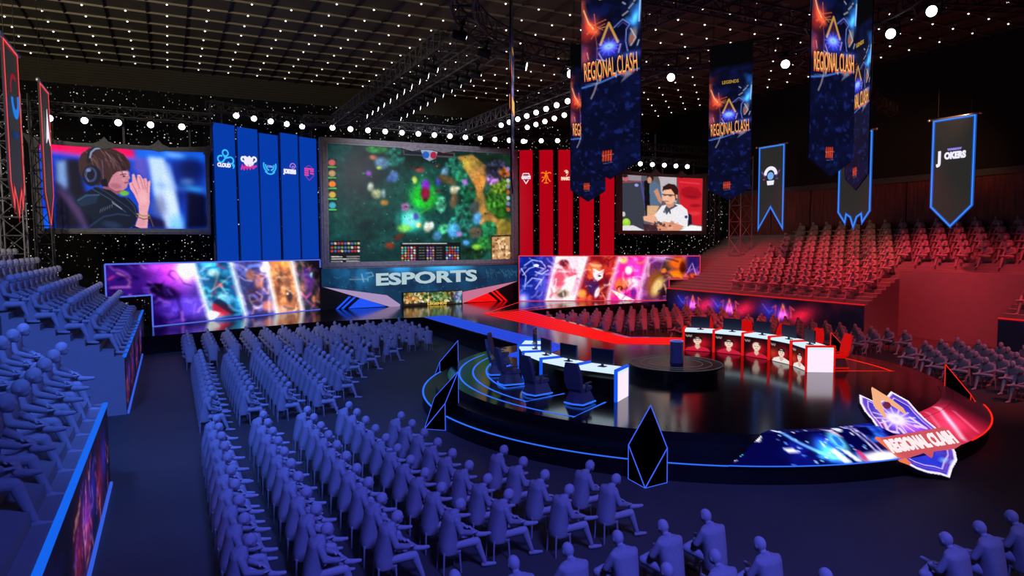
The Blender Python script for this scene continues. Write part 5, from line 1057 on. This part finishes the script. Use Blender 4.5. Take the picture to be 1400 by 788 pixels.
# ------------------------------------------------------------------ trusses, towers and lamps
def truss(a, b, wd, seg, label, m=None, name='lighting_truss', r=0.045, group='roof trusses'):
    a = Vector(a); b = Vector(b); m = m or M_STEEL; d = (b-a); L = d.length; d.normalize()
    u = Vector((0, 0, 1)) if abs(d.z) < .9 else Vector((1, 0, 0)); s_ = d.cross(u).normalized()*wd/2; u = u*wd/2
    if abs(d.z) > .9: u = d.cross(s_).normalized()*wd/2
    cs = [s_+u, s_-u, -s_-u, -s_+u]; B = MB(); n = max(1, round(L/seg))
    for q in cs: B.tube(a+q, b+q, r, n=5)
    for i in range(n):
        p = a+d*L*i/n; p2 = a+d*L*(i+1)/n
        for k in range(4):
            q0, q1 = cs[k], cs[(k+1) % 4]
            if i % 2: q0, q1 = q1, q0
            B.tube(p+q0, p2+q1, r*.55, n=4, cap=False); B.tube(p+q0, p+q1, r*.55, n=4, cap=False)
    o = B.build(name, m, origin=tuple((a+b)/2)); tag(o, label, 'truss', group); return o
ZT_ = 14.9
for x, nm in ((11.18, 'leftmost'), (13.38, 'second from left'), (20.85, 'third from left'), (22.9, 'rightmost')):
    truss((x, 28.0 if x < 22 else 27.0, ZT_), (x, 49.9, ZT_), .75, .8, f'black roof truss running towards the back curtain, {nm} of four')
truss((8.9, 50.3, 14.9), (28.2, 50.3, 14.9), .6, .9, 'long black truss above the largest video screen')
a_, b_ = wx(2.6), wx(10.3); truss(a_+Vector((0, -.1, 15.0)), b_+Vector((0, -.1, 15.0)), .6, .9, 'slanting black truss above the tall blue panels')
a_, b_ = vx(26.4), vx(34); truss(a_+Vector((0, -.1, 15.0)), b_+Vector((0, -.1, 15.0)), .6, .9, 'slanting black truss above the tall red panels')
truss((-9.5, 47.3, 13.95), (2.8, 47.3, 13.95), .6, .9, 'black truss above the left video screen')
truss((33.6, 47.3, 14.2), (45.8, 47.3, 14.2), .6, .9, 'black truss above the right video screen')
truss((33.6, 47.3, 13.1), (45.8, 47.3, 13.1), .5, .9, 'lower black truss just above the right video screen')
truss((3.1, 49.7, 1.0), (3.1, 49.7, 15.3), .7, .9, 'upright black truss tower left of the tall blue panels', name='truss_tower', group='truss towers')
truss((9.7, 53.9, 0.0), (9.7, 53.9, 15.3), .7, .9, 'upright black truss tower between blue panels and the largest screen', name='truss_tower', group='truss towers')
truss((-7.25, 43.6, 4.6), (-7.25, 43.6, 14.3), 1.0, 1.0, 'upright blue-lit truss tower at the far left behind the spectators', M_TOWER, 'truss_tower', group='truss towers')
truss((-6.2, 45.6, 3.0), (-6.2, 45.6, 14.3), .8, 1.0, 'thin upright truss tower at the left edge of the left video screen', M_STEEL, 'truss_tower', group='truss towers')
truss((43.6, 42.6, 4.9), (43.6, 42.6, 13.2), 1.3, 1.3, 'upright red-lit truss tower standing on the red stand', M_TOWER, 'truss_tower', group='truss towers')
truss((44.6, 46.72, 5.4), (44.6, 46.72, 14.5), .6, .8, 'upright truss tower at the right edge of the right video screen', M_STEEL, 'truss_tower', group='truss towers')
# ring truss
RC = (17.45, 19.7); RR = 8.4
B = MB(); N = 48
for r_, z_ in ((RR-.4, 14.5), (RR+.4, 14.5), (RR-.4, 15.3), (RR+.4, 15.3)):
    P = arc(RC, r_, 0, 360, z_, N)
    for i in range(N): B.tube(P[i], P[i+1], .05, n=5, cap=False)
for i in range(N):
    a0, a1 = 2*PI*i/N, 2*PI*(i+1)/N; pt = lambda r_, a, z_: (RC[0]+r_*math.cos(a), RC[1]+r_*math.sin(a), z_)
    for (r0, z0), (r1, z1) in (((RR-.4, 14.5), (RR-.4, 15.3)), ((RR+.4, 15.3), (RR+.4, 14.5)), ((RR-.4, 14.5), (RR+.4, 14.5)), ((RR+.4, 15.3), (RR-.4, 15.3))):
        B.tube(pt(r0, a0, z0), pt(r1, a1, z1), .028, n=4, cap=False); B.tube(pt(r0, a0, z0), pt(r1, a0, z1), .028, n=4, cap=False)
tag(B.build('ring_truss', M_STEEL, origin=(RC[0], RC[1], 14.9)), 'big circular black truss above the round stage', 'truss', 'roof trusses')
for a_, nm in ((20, 'right back'), (75, 'back'), (135, 'left back'), (200, 'left'), (255, 'near'), (315, 'near right')):
    t_ = math.radians(a_); x, y = RC[0]+RR*math.cos(t_), RC[1]+RR*math.sin(t_)
truss((RC[0]-RR, RC[1], ZT_), (RC[0]+RR, RC[1], ZT_), .6, .9, 'black cross truss spanning the ring from side to side')
truss((RC[0], RC[1]-RR, ZT_+.0), (RC[0], RC[1]+RR, ZT_+.0), .55, .9, 'black cross truss spanning the ring from front to back')
truss((25.6, 22.5, ZT_), (45, 30.0, ZT_), .6, .9, 'black truss running from the ring towards the right wall')
truss((25.3, 16.5, ZT_+.3), (38, 12.0, ZT_+.3), .6, .9, 'black truss running from the ring to the near right')

def make_lamp():
    t = empty('moving_head_lamp', (0, 0, 0)); tag(t, 'x', 'stage lamp')
    B = MB(); prof = [(0, -.30), (.15, -.3), (.17, -.26), (.19, .0), (.2, .2), (.21, .24), (.185, .24)]
    B.lathe(prof, (0, 0, 0), 16); B.v = [(z, x, y) for x, y, z in B.v]     # axis along +x
    lh_ = B.local('lamp_head', M_LAMPB, t, True)
    B = MB(); vs = [(.235, .185*math.cos(2*PI*i/20), .185*math.sin(2*PI*i/20)) for i in range(20)]
    B.add(vs+[(.27, 0, 0)], [(i, (i+1) % 20, 20) for i in range(20)]).local('lens', G_LENS, lh_)
    B = MB(); B.box((0, .25, .16), (.08, .03, .42)).box((0, -.25, .16), (.08, .03, .42)).box((0, 0, .37), (.14, .53, .05)).box((0, 0, .46), (.2, .2, .14)).box((0, 0, .5), (.08, .95, .05)).local('yoke', M_LAMPB, t)
    return t
LP = make_lamp(); lamp_used = [False]
def lamp(x, y, z, rz, label, group, k=1.0):
    o = LP if not lamp_used[0] else copy_tree(LP); lamp_used[0] = True
    o.location = (x, y, z); o.rotation_euler = (0, math.radians(12), rz); o['label'] = label; o['group'] = group; o.scale = (k, k, k)
for j, x in enumerate((11.18, 13.38, 20.85, 22.9)):
    for i in range(11):
        y = 30.0+1.245*i
        rz = math.atan2(-.28, .96) if j < 2 else math.atan2(-.8, -.6)
        lamp(x, y, 14.07+(.08 if j > 1 else 0), rz, f'stage lamp, {ORD[i+1]} from the ring on the {["leftmost", "second", "third", "rightmost"][j]} long roof truss', 'lamps on the long roof trusses', .85 if j > 1 else 1.0)
for i in range(13): lamp(10.9+1.3*i, 50.0, 14.42 if i else 14.42, -PI/2-.3, f'stage lamp, {ORD[i+1]} from left above the largest video screen', 'lamps above the largest screen')
for i in range(5):
    p = wx(4.35+1.17*i); lamp(p.x, p.y-.3, 14.62, -PI/2-.2, f'lit stage lamp, {ORD[i+1]} from the left above the blue panels', 'lamps above the blue panels')
for i in range(6):
    p = vx(27.0+1.2*i); lamp(p.x, p.y-.3, 14.55, -PI/2-.6, f'lit stage lamp, {ORD[i+1]} from the left above the red panels', 'lamps above the red panels')
for i in range(5): lamp(-5.83+1.7*i, 47.0, 13.32, -PI/2, f'lit stage lamp, {ORD[i+1]} from the left above the left video screen', 'lamps above the left screen')
for i in range(5): lamp(36.3+1.3*i, 47.0, 12.72, -PI/2-.6, f'lit stage lamp, {ORD[i+1]} from the left above the right video screen', 'lamps above the right screen')
ringp = [(10.32, 24.61), (12.17, 26.4), (14.52, 27.49), (17.12, 27.86), (22.1, 26.27), (25.18, 22.11), (25.77, 19.61), (25.3, 17.06), (24.16, 14.78), (10.0, 16.2), (13.0, 12.7), (19.9, 11.9)]
for i, (x, y) in enumerate(ringp):
    rz = math.atan2(20-y, 17-x) if y > 20 else math.atan2(-y, -x)
    if i > 8: continue
    lamp(x, y, 14.0, [-.25, -.2, -.6, -1.3, -2.2, -2.3, -2.4, -2.9, -3.0][i], f'lit stage lamp on the ring truss, {ORD[i+1]} along it starting from the left', 'lamps on the ring truss')

# ceiling downlights: nearest ones each a thing, the remote rest one lot
def to_px(p):
    c_ = _R.T@(np.array(p)-np.array([0, 0, H])); return (700+FPX*c_[0]/c_[2], 394+FPX*c_[1]/c_[2], c_[2]) if c_[2] > .1 else (-1, -1, -1)
dots = []
for x in [0.36+2.013*k for k in range(-14, 24)]:
    for y in gy:
        if x > XR-.4 or x < XL+1: continue
        px_, py_, d_ = to_px((x, y, ZC))
        if -5 < px_ < 1405 and -8 < py_ < 400 and d_ > 0: dots.append((d_, x, y))
dots.sort()
base = MB().ball((0, 0, 0), (.05, .05, .04), n=8, m=5).build('downlight', G_DOT, origin=(0, 0, 0)); first = True
cols_ = sorted(set(round(d[1], 2) for d in dots)); rows_ = sorted(set(round(d[2], 2) for d in dots), reverse=True)
def nth(n): return ORD[n] if n < len(ORD) else f'{n}th'
for d_, x, y in dots[:300]:
    o = base if first else base.copy()
    if not first: COL.objects.link(o)
    first = False; o.location = (x, y, ZC-.13)
    tag(o, f'tiny ceiling light, {nth(cols_.index(round(x, 2))+1)} line from left, {nth(rows_.index(round(y, 2))+1)} row from back', 'ceiling light', 'tiny ceiling lights')
m = MB()
for d_, x, y in dots[300:]: m.ball((x, y, ZC-.13), (.05, .05, .04), n=8, m=4)
if m.v: tag(m.build('downlight_field', G_DOT), 'field of remote tiny ceiling lights towards the back curtain', 'ceiling light', kind='stuff')

# ------------------------------------------------------------------ the seated figures
def cap_chain(B, pts, rad, n=12):
    for (a, b), (r0, r1) in zip(zip(pts[:-1], pts[1:]), zip(rad[:-1], rad[1:])):
        B.tube(a, b, r0, r1, n=n); B.ball(b, r1, n=n, m=8)
    B.ball(pts[0], rad[0], n=n, m=8)
def solid(B, name, voxel, m, smooth=2, ratio=1.0):
    me = bpy.data.meshes.new(name); me.from_pydata(B.v, [], B.f); o = bpy.data.objects.new('tmp', me); COL.objects.link(o)
    r = o.modifiers.new('r', 'REMESH'); r.mode = 'VOXEL'; r.voxel_size = voxel; r.use_smooth_shade = True
    if smooth: s_ = o.modifiers.new('s', 'SMOOTH'); s_.factor = .5; s_.iterations = smooth
    if ratio < 1: d = o.modifiers.new('d', 'DECIMATE'); d.ratio = ratio
    dg = bpy.context.evaluated_depsgraph_get(); out = bpy.data.meshes.new_from_object(o.evaluated_get(dg))
    bpy.data.objects.remove(o); out.name = name; out.materials.clear(); out.materials.append(m)
    for p in out.polygons: p.use_smooth = True
    return out
def loft(B, secs, n=24, e=2.5):     # closed body of super-elliptic sections (z, centre x, half depth, half width)
    vs = []; fs = []
    for z, cx, rx, ry in secs:
        for i in range(n):
            t = 2*PI*i/n; c_, s_ = math.cos(t), math.sin(t)
            vs.append((cx+rx*math.copysign(abs(c_)**(2/e), c_), ry*math.copysign(abs(s_)**(2/e), s_), z))
    for k in range(len(secs)-1):
        for i in range(n): fs.append((k*n+i, k*n+(i+1) % n, (k+1)*n+(i+1) % n, (k+1)*n+i))
    fs += [tuple(range(n)), tuple((len(secs)-1)*n+i for i in range(n))[::-1]]
    B.add(vs, fs)
ARMS = ((-1, (.12, -.265, .80), (.37, -.17, .70)), (1, (.13, .28, .80), (.34, .12, .73)))
def body_parts(stand=False):
    # faces +x, hips at x=0; left side is +y. Left ankle rests on the right knee.
    B = MB()
    hd_ = Matrix.Rotation(math.radians(18), 3, 'Y')
    hc = Vector((.215, 0, 1.21))
    B.ball(hc, (.108, .092, .118), hd_, 20, 14); B.ball(hc+Vector((.032, 0, -.06)), (.072, .064, .07), hd_, 14, 10)   # skull, jaw
    B.ball(hc+Vector((.108, 0, -.03)), (.02, .012, .02), None, 8, 6); B.tube(hc+Vector((.096, 0, .012)), hc+Vector((.116, 0, -.03)), .008, .013, 6)   # nose
    B.ball(hc+Vector((.086, 0, .018)), (.022, .058, .011), hd_, 10, 6)                    # brow
    B.ball(hc+Vector((.078, 0, -.08)), (.02, .026, .009), hd_, 10, 6)                     # lips
    B.ball(hc+Vector((.062, 0, -.112)), (.02, .022, .014), None, 8, 6)                    # chin
    for s_ in (-1, 1): B.ball(hc+Vector((-.005, s_*.093, -.02)), (.02, .009, .032), hd_, 8, 6)   # ears
    B.tube((.08, 0, 1.03), (.18, 0, 1.15), .064, .054, 12)
    loft(B, [(.44, -.02, .12, .16), (.6, 0, .13, .17), (.8, .02, .12, .17), (.98, .04, .1, .18), (1.06, .06, .06, .1)], 16)
    # right leg: foot on the floor, reaching forward
    ax, az = (.74, -.09) if stand else (.62, .11)
    cap_chain(B, [(.02, -.1, .52), (.47, -.15, .52), (ax, -.16, az)], [.1, .074, .045])
    cap_chain(B, [(.49, -.15, .45), (.49+(ax-.49)*.45, -.155, .45+(az-.45)*.45)], [.07, .058])
    cap_chain(B, [(ax-.01, -.16, az-.055), (ax+.1, -.17, az-.07), (ax+.21, -.175, az-.08)], [.046, .04, .03]); B.ball((ax-.02, -.16, az-.06), (.045, .036, .045))
    # left leg: knee out, shin across, ankle on the right knee
    cap_chain(B, [(.02, .1, .55), (.38, .28, .62), (.50, -.12, .645)], [.1, .075, .05])
    cap_chain(B, [(.40, .21, .62), (.44, .07, .63)], [.072, .062])
    cap_chain(B, [(.50, -.14, .64), (.60, -.19, .64), (.71, -.21, .645)], [.052, .044, .032])
    # arms
    for s_, el, wr in ARMS:
        cap_chain(B, [(.05, s_*.2, 1.0), el, wr], [.055, .046, .032])
        wr = Vector(wr); tgt = Vector((.52, -.12, .70)) if s_ < 0 else Vector((.46, .0, .72)); d = (tgt-wr).normalized(); sd = Vector((0, 0, 1)).cross(d).normalized()
        pal = wr+d*.05; B.ball(pal, (.05, .04, .018), Matrix(((d.x, sd.x, 0), (d.y, sd.y, 0), (d.z, sd.z, 1))), 12, 8)
        for q, (off, ln_) in enumerate(((-.03, .062), (-.011, .075), (.009, .07), (.028, .054))):     # four fingers, curled over
            k0 = wr+d*.085+sd*off+Vector((0, 0, .004)); k1 = k0+d*ln_*.5; k2 = k1+d*ln_*.42-Vector((0, 0, ln_*.35))
            cap_chain(B, [k0, k1, k2], [.0105, .0095, .008], 7)
        tside = sd*(.036 if s_ < 0 else -.036)
        cap_chain(B, [wr+d*.03+tside*.7, wr+d*.055+tside*1.35, wr+d*.085+tside*1.5-Vector((0, 0, .012))], [.013, .011, .0095], 7)
    return B
def jacket_parts():
    B = MB()
    loft(B, [(1.10, .075, .05, .08), (1.092, .07, .085, .14), (1.065, .055, .12, .205), (1.01, .045, .142, .243), (.9, .03, .15, .24), (.76, .0, .155, .224), (.62, -.02, .166, .213), (.5, -.03, .176, .21), (.41, -.035, .172, .202), (.36, -.04, .155, .19)], 28)
    for s_, el, wr in ARMS:
        cap_chain(B, [(.05, s_*.2, 1.01), el, tuple(Vector(el)+(Vector(wr)-Vector(el))*.9)], [.07, .062, .048])
    B.tube((.06, 0, 1.05), (.12, 0, 1.11), .085, .07, 14)          # collar
    for s_ in (-1, 1): B.tube((.16, s_*.06, 1.04), (.165, s_*.02, .8), .022, .012, 6)     # lapels
    return B
ME_BODY = solid(body_parts(), 'person', .0085, M_GREY, 2, .42)
ME_JACK = solid(jacket_parts(), 'suit_jacket', .012, M_SUIT, 4, .5)
_lo = solid(body_parts(), 'lo', .016, M_GREY, 1, .28); _lj = solid(jacket_parts(), 'lj', .022, M_GREY, 2, .4)
person0 = bpy.data.objects.new('person', ME_BODY); jk = bpy.data.objects.new('suit_jacket', ME_JACK)
# stool with tapered legs
def leg_mb(sx, sy): return MB().tube((sx*.15-.02, sy*.15, .40), (sx*.17-.02, sy*.17, 0), .02, .014, 6)
st_seat = MB().prism([(-.19, -.17, .39), (.15, -.17, .39), (.15, .17, .39), (-.19, .17, .39)], (0, 0, .035)).box((-.02, 0, .375), (.3, .3, .03))
def stool_tree():
    t = empty('stool', (0, 0, 0)); st_seat.local('seat', M_STOOL, t)
    for sx in (-1, 1):
        for sy in (-1, 1): leg_mb(sx, sy).local('leg', M_STOOL, t)
    return t
def stool_flat():
    b = MB(); b.add(st_seat.v, st_seat.f)
    for sx in (-1, 1):
        for sy in (-1, 1): q = leg_mb(sx, sy); b.add(q.v, q.f)
    return b.local('stool', M_STOOL, None)
# every seated figure: (hip x, hip y, floor z, facing, has stool, where, two ordinals)
PEO = []
HX = .215
def put(hx, hy, z, ang, stool, txt, k=1.0): PEO.append((hx-HX*k*math.cos(ang), hy-HX*k*math.sin(ang), z, ang, stool, txt, k))
for i in range(13):
    for j in range(5): put(.72+1.01*i, 41.1-1.3*j, 0, PI/2, True, f'{nth(i+1)} from left, {nth(j+1)} row from deck, far left block')
for i, (y0, n) in enumerate([(33.0, 11), (32.4, 10), (32.4, 10), (32.4, 10), (32.7, 8), (32.6, 4), (32.3, 2), (33.1, 1)]):
    for j in range(n): put((1.07+1.2*i) if i < 7 else 9.9, y0-.965*j, 0, 0, True, f'{nth(i+1)} file from aisle, {nth(n-j)} from front, middle left block')
for i, (y0, n) in enumerate([(20.0, 10), (19.85, 10), (19.8, 10), (19.8, 10), (17.9, 8), (13.75, 4), (11.9, 2)]):
    for j in range(n): put(1.0+1.2*i-(.05*i if i > 3 else 0), y0-.955*j, 0, 0, True, f'{nth(i+1)} file from aisle, {nth(n-j)} from front, near left block')
for j, (y, xs) in enumerate([(8.72, [3.48, 4.43, 5.38, 6.33, 7.26, 8.21]), (7.48, [6.31, 7.24, 8.18]), (6.3, [8.21])]):
    for i, x in enumerate(xs): put(x, y, 0, PI/2, True, f'{nth(i+1)} from left, {nth(j+1)} row back, bottom edge group')
for i, x in enumerate([10.94, 11.88, 12.84, 13.8]): put(x, 6.22, 0, PI/2, True, f'{nth(i+1)} from left, bottom right corner group')
for i in range(13):
    for j in range(5): put(35.1-1.01*i, 39.85-1.28*j, 0, PI/2, True, f'{nth(i+1)} from right, {nth(j+1)} row from deck, far right block')
for i, n in enumerate([11, 10, 10, 10, 8, 4, 2]):
    for j in range(n): put(34.3-1.17*i, 31.6-.965*j, 0, PI, True, f'{nth(i+1)} file from stand, {nth(n-j)} from front, block behind red desk')
for i, y0 in enumerate([19.02, 19.08, 19.1, 19.1, 17.1, 13.35]):
    for j in range(9):
        x = 33.8-1.2*i; y = y0-.955*j
        if y > 9.4: put(x, y, 0, PI, True, f'{nth(i+1)} file from stand, {nth(j+1)} from far end, right floor block')
for k in range(10):
    for j in range(-10, 18):
        y = 27.5+.61*(k-1)+1.22*j; ymin = 27.3 if k < 5 else 20.5
        if ymin <= y <= 38.95:
            zt_ = 3.6+.42*k-1.33
            put(38.45+.84*k, y, zt_, PI, False, f'{nth(k+1)} row up, {nth(int(math.floor((38.95-y)/1.22))+1)} from far end, large red-lit stand', 1.1)
for k in range(9):
    for j in range(10): put(-2.27-.84*k, 27.8+1.22*j, 3.64+.42*k-1.51, 0, False, f'{nth(k+1)} row up, {nth(j+1)} from near end, far left stand', 1.25)
for k in range(4):
    for j in range(7):
        put(-2.36-.84*k, (18.95 if k == 0 else 19.7)-1.24*j, 3.57+.42*k-1.56, 0, False, f'{nth(k+1)} row up, {nth(j+1)} from far end, near left stand', 1.29)
for k in range(2):
    for j in range(3): put(37.9+.84*k, 18.1-1.22*j, 3.6+.42*k-1.33, PI, False, f'{nth(k+1)} row up, {nth(j+1)} from far end, short right stand', 1.1)
vis = []
for p in PEO:
    q = to_px((p[0], p[1], p[2]+.8))
    rr = FPX*.9/max(q[2], .5)
    if q[2] > .5 and -rr < q[0] < 1400+rr and -rr < q[1] < 788+rr: vis.append((q[2],)+p)
vis.sort(key=lambda p: p[0])
NI = 298; fs = True; protoA = None; protoB = None; lo_v = []; lo_f = []; sv = MB(); nst = 0
LO = []
for me in (_lo, _lj):
    LO.append((np.array([v.co[:] for v in me.vertices]), [tuple(p.vertices) for p in me.polygons]))
for idx, (d_, x, y, z, ang, stool, txt, k_) in enumerate(vis):
    near = d_ < 24
    if idx < NI:
        if fs:
            COL.objects.link(person0); COL.objects.link(jk); jk.parent = person0; o = person0; fs = False
        else: o = copy_tree(person0)
        o.location = (x, y, z); o.rotation_euler = (0, 0, ang); o.scale = (k_, k_, k_)
        grp = txt.split(', ')[-1]
        col_ = 'Grey seated person'
        tag(o, f'grey seated person, {txt}', 'person', 'seated people, '+grp)
    else:
        ca, sa = math.cos(ang), math.sin(ang); Rm = np.array([[ca, sa, 0], [-sa, ca, 0], [0, 0, 1]])
        for V_, F_ in LO:
            n0 = sum(len(a) for a in lo_v); lo_v.append(V_@Rm*k_+np.array([x, y, z])); lo_f += [tuple(n0+i for i in f) for f in F_]
    if stool:
        if idx < NI:
            nst += 1
            if near:
                if protoA is None: protoA = stool_tree(); s_ = protoA
                else: s_ = copy_tree(protoA)
            else:
                if protoB is None: protoB = stool_flat(); s_ = protoB
                else: s_ = protoB.copy(); COL.objects.link(s_)
            s_.location = (x, y, 0); s_.rotation_euler = (0, 0, ang)
            tag(s_, f'grey stool, {txt}', 'stool', 'stools, '+txt.split(', ')[-1])
        else:
            q = MB(); q.add(st_seat.v, st_seat.f)
            for sx in (-1, 1):
                for sy in (-1, 1): g_ = leg_mb(sx, sy); q.add(g_.v, g_.f)
            sv.add([(a+x, b+y, c_) for a, b, c_ in q.v], q.f)
if lo_v:
    me = bpy.data.meshes.new('distant_audience'); me.from_pydata(np.concatenate(lo_v).tolist(), [], lo_f); me.materials.append(M_GREY)
    for p in me.polygons: p.use_smooth = True
    o = bpy.data.objects.new('distant_audience', me); COL.objects.link(o)
    tag(o, 'remote rows of grey seated people in the farthest floor blocks and upper stand rows', 'people', kind='stuff')
if sv.v: tag(sv.build('distant_stools', M_STOOL), 'stools under the remote rows of seated people in the farthest floor blocks', 'stools', kind='stuff')
print('people', len(vis), 'stools', nst, 'dots', len(dots))
